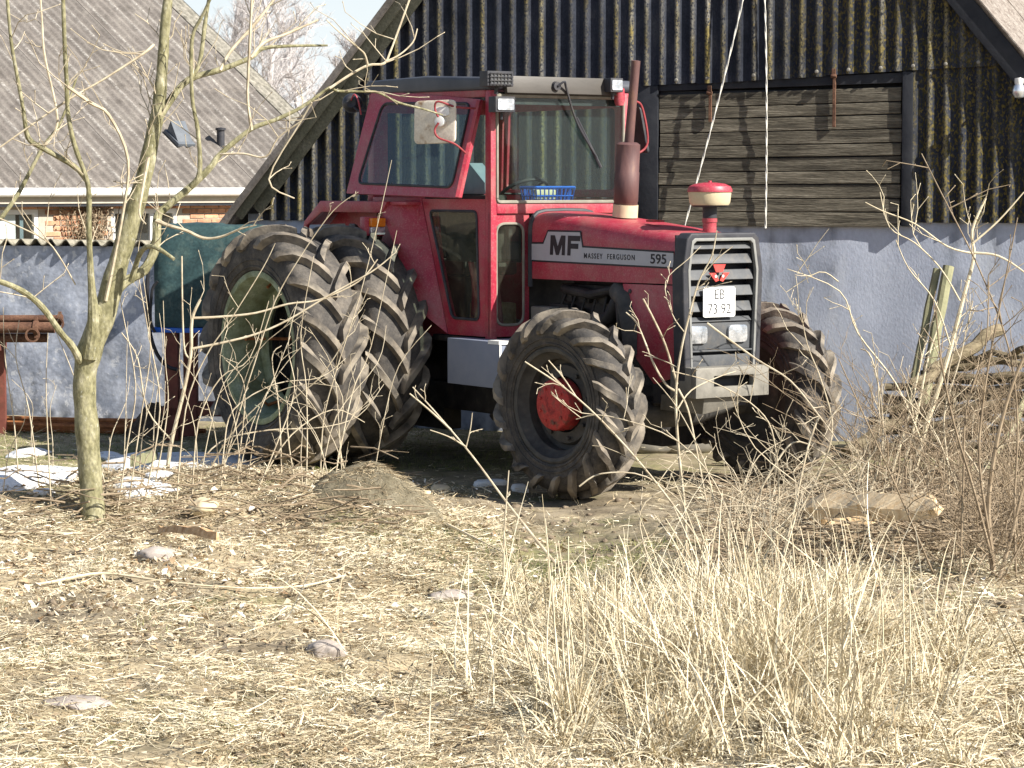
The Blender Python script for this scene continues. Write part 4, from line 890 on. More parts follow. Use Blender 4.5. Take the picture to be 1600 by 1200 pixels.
mb = MB(); mb.lathe([(0, .03), (.03, .028), (.035, 0)], 14, 'x', (1.252, -.085, 2.735)); wa_ = Vector((1.285, -.085, 2.735)); mb.tube(spline([wa_, wa_ + Vector((.02, .04, .03)), wa_ + Vector((-.01, .08, -.02)), wa_ + Vector((-.05, .2, -.25)), Vector((1.222, .30, 2.24))], 4), .009, 6); mb.tube([(1.222, .12, 2.52), (1.215, .34, 2.17)], .011, 6); mb.build('wiper', m_black, T)
# back wall, floor, seat, wheel, console
mb = MB(); mb.ring([(-.42, -.55, 1.0), (-.42, .55, 1.0), (-.42, .55, 2.69), (-.42, -.55, 2.69)], [(-.42, -.45, 2.0), (-.42, .45, 2.0), (-.42, .45, 2.58), (-.42, -.45, 2.58)], (.025, 0, 0)); bw = mb.build('back_panel', m_red, T); pane([(-.41, -.45, 2.0), (-.41, .45, 2.0), (-.41, .45, 2.58), (-.41, -.45, 2.58)], (.005, 0, 0), 'pane', m_glass, bw)
mb = MB(); mb.box((-.39, -.515, .98), (1.13, .515, 1.01)); mb.box((1.12, -.262, .98), (1.165, .262, 1.84)); mb.build('cab_floor', m_engine, T)
mb = MB(); mb.box((-.15, -.24, 1.38), (.32, .24, 1.50)); mb.box((-.22, -.24, 1.50), (-.10, .24, 1.98)); mb.box((-.1, -.15, 1.01), (.2, .15, 1.378)); mb.build('seat', m_seat, T, bevel=.03, seg=3)
mb = MB(); mb.prism([(.85, -.42, 1.89), (1.16, -.42, 1.91), (1.16, -.42, 1.5), (.95, -.42, 1.5)], (0, .84, 0)); ds = mb.build('dashboard', m_black, T, bevel=.02)
mb = MB(); c0 = Vector((.70, .02, 1.98)); ax = Vector((-.55, 0, .83)); e1 = ax.cross(Vector((0, 1, 0))).normalized(); e2 = Vector((0, 1, 0))
pts = [c0 + (e1 * math.cos(a) + e2 * math.sin(a)) * .19 for a in [2 * PI * k / 28 for k in range(30)]]; mb.tube(pts, .013, 8)
for a in (.5, 2.6, 4.7): mb.tube([c0, c0 + (e1 * math.cos(a) + e2 * math.sin(a)) * .19], .009, 6)
mb.tube([c0, c0 - ax * .5], .025, 10); mb.build('steering_wheel', m_black, T)
mb = MB(); mb.prism([(.55, -.50, 1.98), (.98, -.50, 1.98), (.98, -.50, 2.06), (.78, -.50, 2.20), (.68, -.50, 2.20)], (0, .12, 0)); cs = mb.build('side_console', m_console, T, bevel=.01)
mb = MB(); mb.box((.62, -.503, 2.02), (.68, -.501, 2.075)); mb.build('sticker', m_white, cs)
mb = MB(); mb.box((.50, -.52, 1.5), (1.12, -.40, 1.975)); mb.build('control_box', m_seat, T, bevel=.02)
mb = MB(); mb.tube(spline([(.60, -.34, 1.1), (.70, -.40, 1.35), (.66, -.42, 1.62), (.78, -.36, 1.78)], 5), .022, 8); mb.tube([(.9, -.3, 1.0), (.82, -.3, 1.55)], .016, 8); mb.lathe([(0, 0.03), (.03, 0), (0, -.03)], 12, 'z', (.82, -.3, 1.57)); mb.build('lever', m_red, T)
mb = MB(); mb.box((.55, -.35, 1.012), (.80, -.10, 1.20)); mb.box((.85, .10, 1.30), (.98, .30, 1.36)); mb.build('clutter', m_brownwood, T, bevel=.02)
# step box
mb = MB(); mb.box((.88, -.752, .652), (1.525, -.42, .972)); sb = mb.build('step_box', m_box, T, bevel=.006)
mb = MB(); mb.box((1.40, -.757, .955), (1.535, -.42, .980)); mb.box((1.527, -.75, .76), (1.532, -.735, .955)); mb.build('bracket', m_pale, sb)  # white strips painting the sunlit edge of the box
# lamps
def boxlamp(c, w_, h_, d_, name, m_face, mesh=False):
    x, y, z = c; mb = MB(); mb.box((x - d_, y - w_ / 2, z - h_ / 2), (x, y + w_ / 2, z + h_ / 2)); mb.tube([(x - d_ * .5, y, z - h_ / 2), (x - d_ * .6, y, z - h_ / 2 - .05)], .012, 8); L_ = mb.build(name, m_black, T, bevel=.02, seg=3)
    mb = MB(); mb.prism(rpoly([(x + .001, y - w_ * .41, z - h_ * .36), (x + .001, y + w_ * .41, z - h_ * .36), (x + .001, y + w_ * .41, z + h_ * .36), (x + .001, y - w_ * .41, z + h_ * .36)], .012), (.006, 0, 0)); mb.build('lens', m_face, L_)
    if mesh:
        mb = MB()
        for k in range(7): yy = y - w_ * .4 + w_ * .8 * k / 6; mb.box((x + .008, yy - .003, z - h_ * .4), (x + .014, yy + .003, z + h_ * .4))
        for k in range(4): zz_ = z - h_ * .36 + h_ * .72 * k / 3; mb.box((x + .0145, y - w_ * .45, zz_ - .003), (x + .018, y + w_ * .45, zz_ + .003))
        mb.build('guard', m_black, L_)
boxlamp(front(782, 123, 1.36), .215, .105, .10, 'work_lamp', m_grey, True)
boxlamp(front(790, 163, 1.36), .165, .108, .09, 'work_lamp', m_lens)
boxlamp(front(964, 133, 1.33), .11, .10, .09, 'work_lamp', m_lens)
mb = MB(); mb.lathe([(.03, 0), (.04, .04), (.035, .12), (.0, .14)], 16, 'z', front(968, 165, 1.25)); mb.build('beacon_socket', m_red, T)
rl = side(549, 161, -.66); mb = MB(); Mr = Matrix.Rotation(math.radians(-38), 4, 'Z')
mb.lathe([(0, .02), (.035, .03), (.062, .0), (.075, -.045), (.074, -.065), (.0, -.06)], 24, 'x', rl, M=Mr); mb.tube([rl + Vector((.02, 0, -.02)), rl + Vector((.06, .02, -.06)), rl + Vector((.16, .06, -.06))], .010, 6); mb.build('rear_lamp', m_black, T)
mb = MB(); mb.tube(spline([rl + Vector((.03, -.02, .02)), rl + Vector((.09, -.03, .06)), rl + Vector((.13, -.02, .02)), rl + Vector((.14, .0, -.09))], 4), .006, 5); mb.build('cable', m_red, T)
fx, fy = .06, -.845; mb = MB(); mb.box((fx - .07, fy - .085, 1.675), (fx, fy + .085, 1.815)); fs = mb.build('indicator', m_red, T, bevel=.012)
mb = MB(); mb.prism(rpoly([(fx + .0, fy - .05, 1.742), (fx + .0, fy + .075, 1.742), (fx + .0, fy + .075, 1.806), (fx + .0, fy - .05, 1.806)], .012), (.032, 0, 0)); mb.build('amber_lens', m_amber, fs, bevel=.006)
mb = MB(); mb.prism(rpoly([(fx + .0, fy - .05, 1.685), (fx + .0, fy + .075, 1.685), (fx + .0, fy + .075, 1.740), (fx + .0, fy - .05, 1.740)], .012), (.030, 0, 0)); mb.build('clear_lens', m_lens, fs, bevel=.006)
# mirrors
mc = side(679, 191, -.90); mx_ = Vector((.80, .60, 0)); mz_ = Vector((-.06, -.08, 1)).normalized(); mx_ = Vector((.86, -.5, 0)).normalized(); mz_ = Vector((-.09, 0, 1)).normalized(); mx_ = Vector((.75, .45, .06)).normalized()
mnv = mx_.cross(mz_).normalized(); mnv = mnv if mnv.y < 0 else -mnv
def mp(a, b, c=0): return mc + mx_ * a + mz_ * b + mnv * c
mb = MB(); mb.prism(rpoly([mp(-.17, -.14), mp(.15, -.155), mp(.17, .145), mp(-.15, .16)], .04), mnv * -.022); mr_ = mb.build('mirror', m_mirror_back, T, bevel=.008)
mb = MB(); mb.prism(rpoly([mp(-.155, -.125, -.0225), mp(.135, -.14, -.0225), mp(.155, .13, -.0225), mp(-.135, .145, -.0225)], .035), mnv * -.002); mb.build('mirror_glass', m_lens, mr_)
mb = MB(); mb.prism([mp(.05 + .037 * math.cos(a), .0 + .037 * math.sin(a), .0) for a in [2 * PI * k / 18 for k in range(18)]], mnv * .03); mb.prism(rpoly([mp(.0, .035), mp(.12, .035), mp(.12, .10), mp(.0, .10)], .02), mnv * .02); mb.build('clamp', m_pale, mr_, bevel=.004)
ha, hb2 = wq(1.0, .10) + wn_ * .02, wq(1.0, .56) + wn_ * .02
mb = MB(); mb.tube(spline([ha, ha + (mp(.1, .1, .06) - ha) * .6, mp(.06, .135, .05), mp(.03, .09, .045), mp(.05, .03, .04)], 6), .0075, 8); mb.tube(spline([hb2, hb2 + (mp(.12, -.12, .06) - hb2) * .6, mp(.05, -.115, .05), mp(.02, -.06, .045), mp(.05, -.01, .04)], 6), .0075, 8); mb.build('mirror_arm', m_arm, T)
p0, p1, p2, p3 = front(993, 158, 1.10), front(1004, 170, 1.10), front(1012, 222, 1.10), front(996, 240, 1.10); mb = MB(); mb.tube(spline([Vector((1.17, .60, p0.z)), p0, p1, p2, p3, Vector((1.17, .61, p3.z))], 5), .0085, 8); mb.build('mirror_arm', m_arm, T)
mb = MB(); mb.prism(rpoly([p1 + Vector((.0, -.03, .02)), p2 + Vector((0, .0, -.08)), p2 + Vector((-.16, .02, -.08)), p1 + Vector((-.16, -.01, .02))], .03), (.0, .022, 0)); mb.build('mirror', m_black, T, bevel=.006)
# blue basket on the dash
bk = thing('basket', 'small open blue plastic basket behind the tractor windscreen', 'basket', TM @ Vector((1.04, .0, 1.912)), TRZ)
mb = MB(); a, b, hgt = .095, .17, .115
for sx, sy, ex_, ey_ in ((-a, -b, a, -b), (a, -b, a, b), (a, b, -a, b), (-a, b, -a, -b)):
    d = Vector((ex_ - sx, ey_ - sy, 0)); L_ = d.length; d.normalize(); ou = Vector((d.y, -d.x, 0)); n = int(L_ / .035)
    for k in range(n + 1): p = Vector((sx, sy, 0)) + d * (L_ * k / n); mb.tube([p * .88, p + ou * .0 + Vector((0, 0, hgt))], .006, 4)
    for z_, w2 in ((.004, .006), (.055, .005), (hgt, .010)): f_ = .88 + .12 * z_ / hgt; mb.tube([Vector((sx * f_, sy * f_, z_)), Vector((ex_ * f_, ey_ * f_, z_))], w2, 4)
mb.box((-a * .87, -b * .87, 0), (a * .87, b * .87, .004)); mb.build('basket_body', m_blue, bk)
mb = MB(); mb.box((-.05, -.12, .03), (.02, .06, .10)); mb.build('contents', m_cream, bk, bevel=.01)

m_heapl = mat('brown soil', [(.3, (.13, .10, .07)), (.7, (.24, .19, .135))], 14, .95, .5, fine=.3)
# ================================================================= YARD CLUTTER
# tarpaulined tank on its red stand, behind the double wheels
tk = at_y(338, 600, 20.7); tk.z = 0
tank = thing('sprayer_tank', 'tank under a faded green tarpaulin on a red frame beside the double tyres', 'tank', tk, math.radians(-8))
def px_x(px, Y): return (px - 800) / FPX * Y
sx0, sx1 = px_x(256, 20.7) - tk.x, px_x(440, 20.7) - tk.x; zt_, zb_ = at_y(300, 346, 20.7).z, at_y(300, 508, 20.7).z
mb = MB(); n, m = 26, 30
for i in range(n + 1):
    s = i / n; x = sx0 + (sx1 - sx0) * s
    for j in range(m + 1):
        a = j / m; hh = zt_ - zb_ - .01 - .03 * s * s; q = a * 2 - 1
        yy = .36 * math.copysign(abs(q) ** .55 if abs(q) < 1 else 1, q); zz_ = zb_ + hh * (1 - abs(q) ** 4.5)
        fold = .016 * fbm(x * 1.5, yy + zz_, 3, 4, 6) * 2; e = (1 - max(0, .08 - s) * 1.2) * (1 - max(0, s - .9) * 1.2)
        mb.v.append(Vector((x + fold, yy * e + fold, zb_ + (zz_ - zb_) * (e ** .5) + fold)))
for i in range(n):
    for j in range(m): p = i * (m + 1) + j; mb.f.append([p, p + 1, p + m + 2, p + m + 1])
mb.f.append(list(range(m + 1))); mb.f.append(list(range(n * (m + 1), (n + 1) * (m + 1)))[::-1])
mb.build('tarpaulin', m_tarp, tank, ang=70)
mb = MB(); mb.box((sx0 - .02, -.35, zb_ - .045), (sx1, .35, zb_ - .002)); mb.build('tray', m_blue, tank, bevel=.01)
mb = MB()
for x in (sx0 + .13, sx1 - .2):
    for y in (-.28, .28): mb.box((x - .055, y - .04, 0), (x + .055, y + .04, zb_ - .047))
mb.box((sx0 + .05, -.32, .2), (sx1, -.25, .27)); mb.box((sx0 + .05, .25, .2), (sx1, .32, .27)); mb.box((sx0 + .2, -.33, .04), (sx0 + .34, -.27, .42)); mb.build('frame', m_frame, tank, bevel=.006)
hz = lambda px, py, o=-.40: (px_x(px, 20.3) - tk.x * 1.0, o, at_y(px, py, 20.3).z)
mb = MB(); mb.tube(spline([hz(252, 395), hz(241, 420), hz(238, 470), hz(242, 520), hz(252, 552), hz(268, 572), hz(285, 578)], 6), .016, 8); mb.tube(spline([hz(255, 440), hz(246, 455), hz(243, 500), hz(250, 520)], 6), .012, 8); mb.build('hose', m_hose, tank)
hp = at_z(243, 655, 0); hp = at_y(246, 650, 20.9); hp.z = 0; mb = MB(); n = 26
for i in range(n + 1):
    for j in range(n + 1):
        a, b = i / n * 2 - 1, j / n * 2 - 1; r = math.hypot(a, b); mb.v.append(Vector((hp.x + a * .30, hp.y + b * .3, max(0, (1 - r ** 1.6)) * .30 * (1 + .5 * fbm(a, b, 3, 3, 4)) - .02)))
for i in range(n):
    for j in range(n): p = i * (n + 1) + j; mb.f.append([p, p + n + 1, p + n + 2, p + 1])
tag(mb.build('litter_heap', m_heap, loc=hp, ang=20), 'dark brown matted heap at the wall foot below the green tank', 'heap')
# rusty pipes on a stand
Yp = 20.8
def pipe(x0, x1, py, r, lab, Y=Yp, ring=None, grp=None):
    z = at_y(0, py, Y).z; a, b = Vector((px_x(x0, Y), Y, z)), Vector((px_x(x1, Y), Y + .02, z)); mb = MB()
    mb.tube([a, b, b, b - Vector((.02, 0, 0)), a + (b - a) * .4], [r, r, r * .86, r * .84, r * .8], 18)
    if ring:
        for rx in ring: q = a.lerp(b, rx); mb.lathe([(r * 1.0, -.02), (r * 1.28, -.018), (r * 1.28, .018), (r * 1.0, .02)], 18, 'x', q); mb.box((q.x - .012, q.y - .015, q.z - r * 1.9), (q.x + .012, q.y + .015, q.z + r * 1.9)); mb.lathe([(.045, -.01), (.06, -.01), (.06, .01), (.045, .01)], 14, 'y', q + Vector((-.02, -r * 1.2, -r * 1.3)), closed=True)
    o = mb.build('steel_pipe', m_rustd, loc=a); tag(o, lab, 'pipe', grp); return o
pipe(-140, 97, 498, .030, 'thin dark rusty pipe, topmost on the stand by the wall', ring=[.98])
pipe(-160, 84, 512, .045, 'thick brown rusty pipe with clamp ring, middle of the stand', Yp - .06, ring=[.88])
pipe(-150, 72, 528, .038, 'dark rusty pipe lowest on the stand by the wall', Yp + .03)
ps = at_y(2, 600, Yp + .15); ps.z = 0; stn = thing('pipe_stand', 'red steel stand carrying the rusty pipes', 'stand', ps, 0)
mb = MB(); mb.box((-.035, -.035, 0), (.035, .035, at_y(0, 495, Yp).z)); mb.box((-1.0, -.035, 0), (-.93, .035, at_y(0, 495, Yp).z)); mb.build('post', m_frame, stn)
mb = MB(); zc = at_y(0, 538, Yp).z; mb.box((-.93, -.3, zc - .05), (-.86, .1, zc)); mb.box((-.06, -.3, zc - .05), (.03, .1, zc)); mb.build('arm', m_frame, stn)
for i in range(7):                                              # rusty bars along the wall foot
    lay = i // 3; a = Vector((px_x(-80 + 12 * (i % 3), 21.1), 21.35 - .075 * (i % 4) + .02 * lay, .035 + .045 * lay)); b = Vector((px_x(318 - 14 * i, 20.9), 20.95 - .075 * (i % 4) + .02 * lay, .03 + .045 * lay)); mb = MB(); mb.tube([a, a.lerp(b, .5) + Vector((0, 0, -.006)), b], .021, 6)
    tag(mb.build('steel_bar', m_rust, loc=a), 'long rusty orange steel bar lying along the foot of the whitewashed wall', 'steel bar', 'rusty bars along the wall foot')
# footing blocks under the nose of the tractor
for q, lab, sx, sz in (((1018, 676), 'grey concrete block behind the front tyre, under the tractor nose', .22, .10), ((1075, 674), 'paler rounded block beside the grey block under the tractor nose', .26, .13)):
    p = at_y(q[0], 690, 19.6); p.z = 0; bm = bmesh.new(); bmesh.ops.create_icosphere(bm, subdivisions=3, radius=1)
    for v in bm.verts: v.co = Vector((math.copysign(abs(v.co.x) ** .6, v.co.x) * sx, math.copysign(abs(v.co.y) ** .6, v.co.y) * .18, math.copysign(abs(v.co.z) ** .6, v.co.z) * sz + sz * .8)) * (1 + .12 * mnoise.noise(v.co * 2))
    me = bpy.data.meshes.new('concrete_block'); bm.to_mesh(me); bm.free(); smooth(me, 60); me.materials.append(m_metal); o = bpy.data.objects.new('concrete_block', me); COL.objects.link(o); o.location = p; tag(o, lab, 'block')
def stone(px, py, w_px, h_ratio, lab, m=m_stone, seed=1, name='stone', flat=.8, cat='stone', box=0, sink=.42):
    p = ground_at(px, py); r = w_px / 2 * p.y / FPX; bm = bmesh.new(); bmesh.ops.create_icosphere(bm, subdivisions=4 if not box else 3, radius=1)
    for v in bm.verts:
        c = v.co.copy(); k = 1 + .22 * mnoise.noise(c * 1.3 + Vector((seed * 5.1, 0, 0))) + .06 * mnoise.noise(c * 4 + Vector((seed, 2, 0)))
        if box: c = Vector([math.copysign(abs(t) ** box, t) for t in c])
        v.co = Vector((c.x * r, c.y * r * flat, c.z * r * h_ratio)) * k
    me = bpy.data.meshes.new(name); bm.to_mesh(me); bm.free(); smooth(me, 50); me.materials.append(m); o = bpy.data.objects.new(name, me); COL.objects.link(o)
    o.location = p + Vector((0, 0, r * h_ratio * (1 - 2 * sink))); o.rotation_euler = (0, 0, seed * 1.3); tag(o, lab, cat); return o
stone(508, 1024, 62, .62, 'smooth pinkish field stone lying alone on the straw', seed=2)
stone(705, 932, 74, .24, 'flat grey stone nearly flush with the ground', seed=3)
stone(245, 872, 95, .30, 'flat grey slab stone beside the orange wood splinter', seed=4, flat=.6)
stone(318, 800, 66, .55, 'big pale rounded stone on the bank by the tree', m_cream, seed=6, flat=.7)
stone(120, 1100, 110, .16, 'low grey earth covered stone near the bottom edge', seed=7)
stone(688, 769, 34, .6, 'small pale rubble stone at the edge of the tractor shadow', m_cream, 8, box=.7)
stone(665, 772, 18, .6, 'tiny pale rubble stone beside the larger one', m_cream, 9, box=.7)
stone(765, 758, 56, .26, 'long whitish stone in the shade behind the front tyre', m_white, 10, flat=.5, box=.6)
stone(812, 767, 34, .5, 'short white stone touching the front tyre', m_white, 11, box=.6)
stone(405, 977, 20, .7, 'small white and pink pebble on the straw', m_cream, 12)
stone(985, 1192, 1, .5, 'x', seed=1) if 0 else None
stone(96, 675, 26, .5, 'white lump by the rusty bars', m_white, 13, box=.7)
# net-covered mound
p = ground_at(572, 790); mb = MB(); n = 44
for i in range(n + 1):
    for j in range(n + 1):
        a, b = i / n * 2 - 1, j / n * 2 - 1; r = (abs(a) ** 2.4 + abs(b) ** 2.4) ** (1 / 2.4)
        h = max(0, 1 - r ** 2.0) ** .8 * .22 * (1 + .25 * fbm(a, b, 2, 3, 3)) + .006 * math.sin(a * 80) * math.sin(b * 80)
        x, y = p.x + .06 + a * .42, p.y + .25 + b * .30; mb.v.append(Vector((x, y, gz(x, y) - .03 + h)))
for i in range(n):
    for j in range(n): q = i * (n + 1) + j; mb.f.append([q, q + n + 1, q + n + 2, q + 1])
tag(mb.build('net_mound', m_net, loc=p), 'rounded mound under brown netting in front of the rear wheels', 'mound')
MOUND = (p.x + .06, p.y + .25)
# old snow: a crust on the crest of the bank and a shaded strip beyond it
for lab, x0, y0, nx_, ny_, fn in (('old white snow crust on the crest of the bank', -3.9, 14.9, 66, 22, lambda x, y: .30 + fbm(x, y, 1.4, 4, 21) * 1.6 - abs((x + 2.9) / 1.0) ** 4 * .5 - abs((y - 15.42) / .42) ** 2 * .8),
    ('bluish shaded strip of snow left of the double wheels', -3.4, 17.3, 60, 50, lambda x, y: .45 + fbm(x, y, 1.0, 4, 25) * 1.0 - abs((x + 2.3) / .85) ** 2 * .6 - abs((y - 18.7) / .9) ** 2 * .7)):
    mb = MB(); vs = {}; step = .05 if ny_ < 30 else .06; idx = {}
    for i in range(nx_):
        for j in range(ny_): x, y = x0 + i * step * (1.0 if ny_ > 30 else 1.05), y0 + j * step; vs[i, j] = (x, y, fn(x, y))
    for k, (x, y, d) in vs.items():
        idx[k] = len(mb.v); mb.v.append(Vector((x, y, gz(x, y) + (min(.06, .01 + d * .14) if d > 0 else -.03) + .014 * fbm(x, y, 9, 2, 5))))
    for i in range(nx_ - 1):
        for j in range(ny_ - 1):
            if max(vs[i, j][2], vs[i + 1, j][2], vs[i, j + 1][2], vs[i + 1, j + 1][2]) > 0: mb.f.append([idx[i, j], idx[i + 1, j], idx[i + 1, j + 1], idx[i, j + 1]])
    tag(mb.build('snow', m_snow, ang=60), lab, kind='stuff')
for k, (px, py, wp, hp_) in enumerate(((45, 712, 80, .25), (170, 716, 70, .25), (25, 738, 60, .3), (205, 735, 90, .22), (70, 772, 36, .4), (250, 745, 60, .22))):
    stone(px, py, wp, hp_, ('small crusted snow lump %s on the bank' % ('at the left edge', 'behind the tree trunk', 'low at the left edge', 'just right of the trunk', 'left of the trunk foot', 'under the thin shoots')[k]), m_snow, 20 + k, 'snow_lump', .6, 'snow lump')
# boards and wood bits lying about
def board(pa, pb, w_, th, lab, m, lift=.02, name='board', n=16, bow=.0, cat='board', tilt=0):
    a, b = ground_at(*pa), ground_at(*pb); a.z += lift; b.z += lift; d = (b - a); L_ = d.length; d.normalize(); sd_ = Vector((0, 0, 1)).cross(d).normalized(); up = d.cross(sd_); sd_, up = sd_ * math.cos(tilt) + up * math.sin(tilt), up * math.cos(tilt) - sd_ * math.sin(tilt); mb = MB()
    for i in range(n + 1):
        t = i / n; c = a.lerp(b, t) + up * bow * math.sin(PI * t); ww = w_ * (1 + .7 * fbm(t * 4, pa[0], 1, 3, 5)) * (1 - .75 * abs(2 * t - 1) ** 4); sk_ = sd_ * (.25 * w_ * fbm(t * 5, pb[0], 1, 2, 7)); c = c + sk_ + up * (.012 * fbm(t * 6, pa[1], 1, 2, 8)); th_ = th * (1 + .8 * fbm(t * 5, pb[1], 1, 2, 9))
        mb.v += [c - sd_ * ww / 2, c + sd_ * ww / 2, c + sd_ * ww * .42 + up * th_, c - sd_ * ww * .3 + up * th_ * 1.25]
    for i in range(n):
        for k in range(4): mb.f.append([i * 4 + k, i * 4 + (k + 1) % 4, (i + 1) * 4 + (k + 1) % 4, (i + 1) * 4 + k])
    mb.f += [[3, 2, 1, 0], [n * 4, n * 4 + 1, n * 4 + 2, n * 4 + 3]]
    tag(mb.build(name, m, loc=a, sm=False), lab, cat)
board((1262, 868), (1470, 886), .20, .035, 'pale split board lying uppermost over the brushwood', m_paleboard, .27, bow=.02, tilt=.75)
board((1280, 872), (1440, 856), .12, .03, 'narrow pale board crossing under the upper split board', m_paleboard, .20, tilt=.6)
board((1335, 850), (1462, 858), .16, .03, 'short bleached board behind the split boards', m_paleboard, .24, tilt=.6)
board((250, 848), (340, 860), .08, .03, 'splintered orange brown piece of wood on the straw', m_brownwood, .05, 'wood_piece', bow=.02, cat='wood piece')
board((205, 738), (245, 722), .05, .05, 'short mossy log stub beside the trunk', m_post, .03, 'log_stub', cat='log')
# pole pile against the barn wall
PY = 19.35
pg = 'poles stacked by the barn wall'
def pole(a, b, r0, r1, lab, m=m_pole, grp=pg, name='wooden_pole', wob=.02, sd_=1):
    rnd = random.Random(sd_); mb = MB(); n = 7; P = [a.lerp(b, i / n) + Vector((rnd.gauss(0, wob), rnd.gauss(0, wob), rnd.gauss(0, wob * .6))) * (1 if 0 < i < n else 0) for i in range(n + 1)]
    P = spline(P, 2); mb.tube(P, [r0 + (r1 - r0) * i / (len(P) - 1) for i in range(len(P))], 9); o = mb.build(name, m, loc=a); tag(o, lab, 'pole', grp); return o
lefts = [(1362, 718), (1375, 702), (1350, 694), (1398, 688), (1362, 676), (1430, 671), (1358, 658), (1392, 650), (1375, 640), (1410, 632), (1380, 622), (1440, 614), (1382, 605), (1462, 596), (1440, 585), (1475, 575), (1490, 566), (1505, 556)]
for i, (px, py) in enumerate(lefts):
    Y = PY + .15 * math.sin(i * 2.1) + .012 * i; a = at_y(px, py, Y); b = at_y(random.uniform(1640, 1800), py + random.uniform(-14, 14), Y - random.uniform(.3, .6)); a.z = max(a.z, .04); b.z = max(b.z, .05)
    pole(a, b, random.uniform(.024, .038), random.uniform(.018, .03), 'weathered wooden pole lying in the pile against the barn wall', sd_=i, wob=.035)
pole(at_y(1322, 708, 19.0), at_y(1452, 625, 19.5), .05, .045, 'dark mossy log propping up the left end of the pole pile', m_pole, None, 'prop_log', sd_=40)
pole(at_y(1425, 600, 19.2), at_y(1562, 515, 19.4), .045, .05, 'thick mossy pole sticking out diagonally above the pile', m_pole, None, sd_=41)
pole(at_y(1418, 640, 19.35), at_y(1464, 420, 19.55), .032, .030, 'slimmer of the two upright posts leaning at the wall', m_post, None, 'fence_post', .004, 42)
pole(at_y(1440, 640, 19.3), at_y(1482, 416, 19.5), .046, .044, 'thicker of the two upright posts leaning at the wall', m_post, None, 'fence_post', .004, 43)
pole(at_y(1540, 745, 18.4), at_y(1640, 560, 19.2), .03, .02, 'bare pole slanting up at the right edge of the pile', m_post, None, sd_=44)

# ================================================================= PLANTS
def pxpath(pts, Y0, dY=0.0, wob=0):
    n = len(pts); return [at_y(p[0], p[1], Y0 + dY * i / max(1, n - 1) + wob * math.sin(i * 1.9)) for i, p in enumerate(pts)]
def stem(mb, P, r0, r1, n=5, sub=4):
    Q = spline(P, sub); m = len(Q) - 1; mb.tube(Q, [r0 + (r1 - r0) * i / m for i in range(m + 1)], n); return Q
def twigs(mb, Q, rnd, dens, L, r, lev=1, updir=.5):
    tot = sum((Q[i + 1] - Q[i]).length for i in range(len(Q) - 1)); k = max(1, int(tot * dens))
    for _ in range(k):
        i = rnd.randrange(len(Q) // 5, len(Q) - 1); p = Q[i]; t = (Q[i + 1] - Q[i]).normalized()
        d = (t * .6 + Vector((rnd.gauss(0, .6), rnd.gauss(0, .5), rnd.gauss(updir, .45)))).normalized(); l = L * rnd.uniform(.3, 1); P = [p]
        for s in range(3): d = (d + Vector((rnd.gauss(0, .22), rnd.gauss(0, .2), rnd.gauss(.05, .2)))).normalized(); P.append(P[-1] + d * l / 3)
        mb.tube(P, [r, r * .85, r * .7, r * .5], 4, cap=False)
        if lev:
            for s in (1, 2, 3):
                if rnd.random() < .75:
                    dd = (d + Vector((rnd.gauss(0, .7), rnd.gauss(0, .6), rnd.gauss(.2, .5)))).normalized(); e = P[s] + dd * l * rnd.uniform(.12, .35); mb.tube([P[s], e], [r * .7, r * .5], 4, cap=False)
                    mb.tube([e, e + dd * .012], [r * 1.1, r * .5], 4, cap=False)
# --- the tree on the bank
TY = 15.4; tb = ground_at(145, 812); TY = tb.y; kk = TY / FPX
tree = thing('tree', 'leafless young tree with smooth olive trunk forking low on the bank', 'tree', tb)
tr = MB(); W_ = lambda w_: w_ / 2 * kk
def limb(mb, pts, dY=0, Y=None, sub=4, n=12):
    P = pxpath([(p[0], p[1]) for p in pts], Y or TY, dY); P = spline(P, sub); R = []
    for i in range(len(pts) - 1): R += [W_(pts[i][2] + (pts[i + 1][2] - pts[i][2]) * j / sub) for j in range(sub)]
    R.append(W_(pts[-1][2])); R = [r * (.84 if n < 12 else 1) * (1 + .05 * math.sin(i * 1.7)) for i, r in enumerate(R)]; mb.tube(P, R, n); return P
Q = {}
b0_ = at_y(145, 822, TY); 
Q['main'] = limb(tr, [(147, 835, 50), (145, 800, 37), (141, 740, 36), (136, 670, 37), (132, 600, 35), (140, 548, 40), (164, 485, 38), (184, 415, 32), (205, 345, 30), (224, 280, 26), (238, 215, 23), (248, 165, 21), (254, 100, 17), (258, 40, 16), (266, -30, 14)], .1, n=18)
tr.build('trunk', m_bark, tree, world=True)
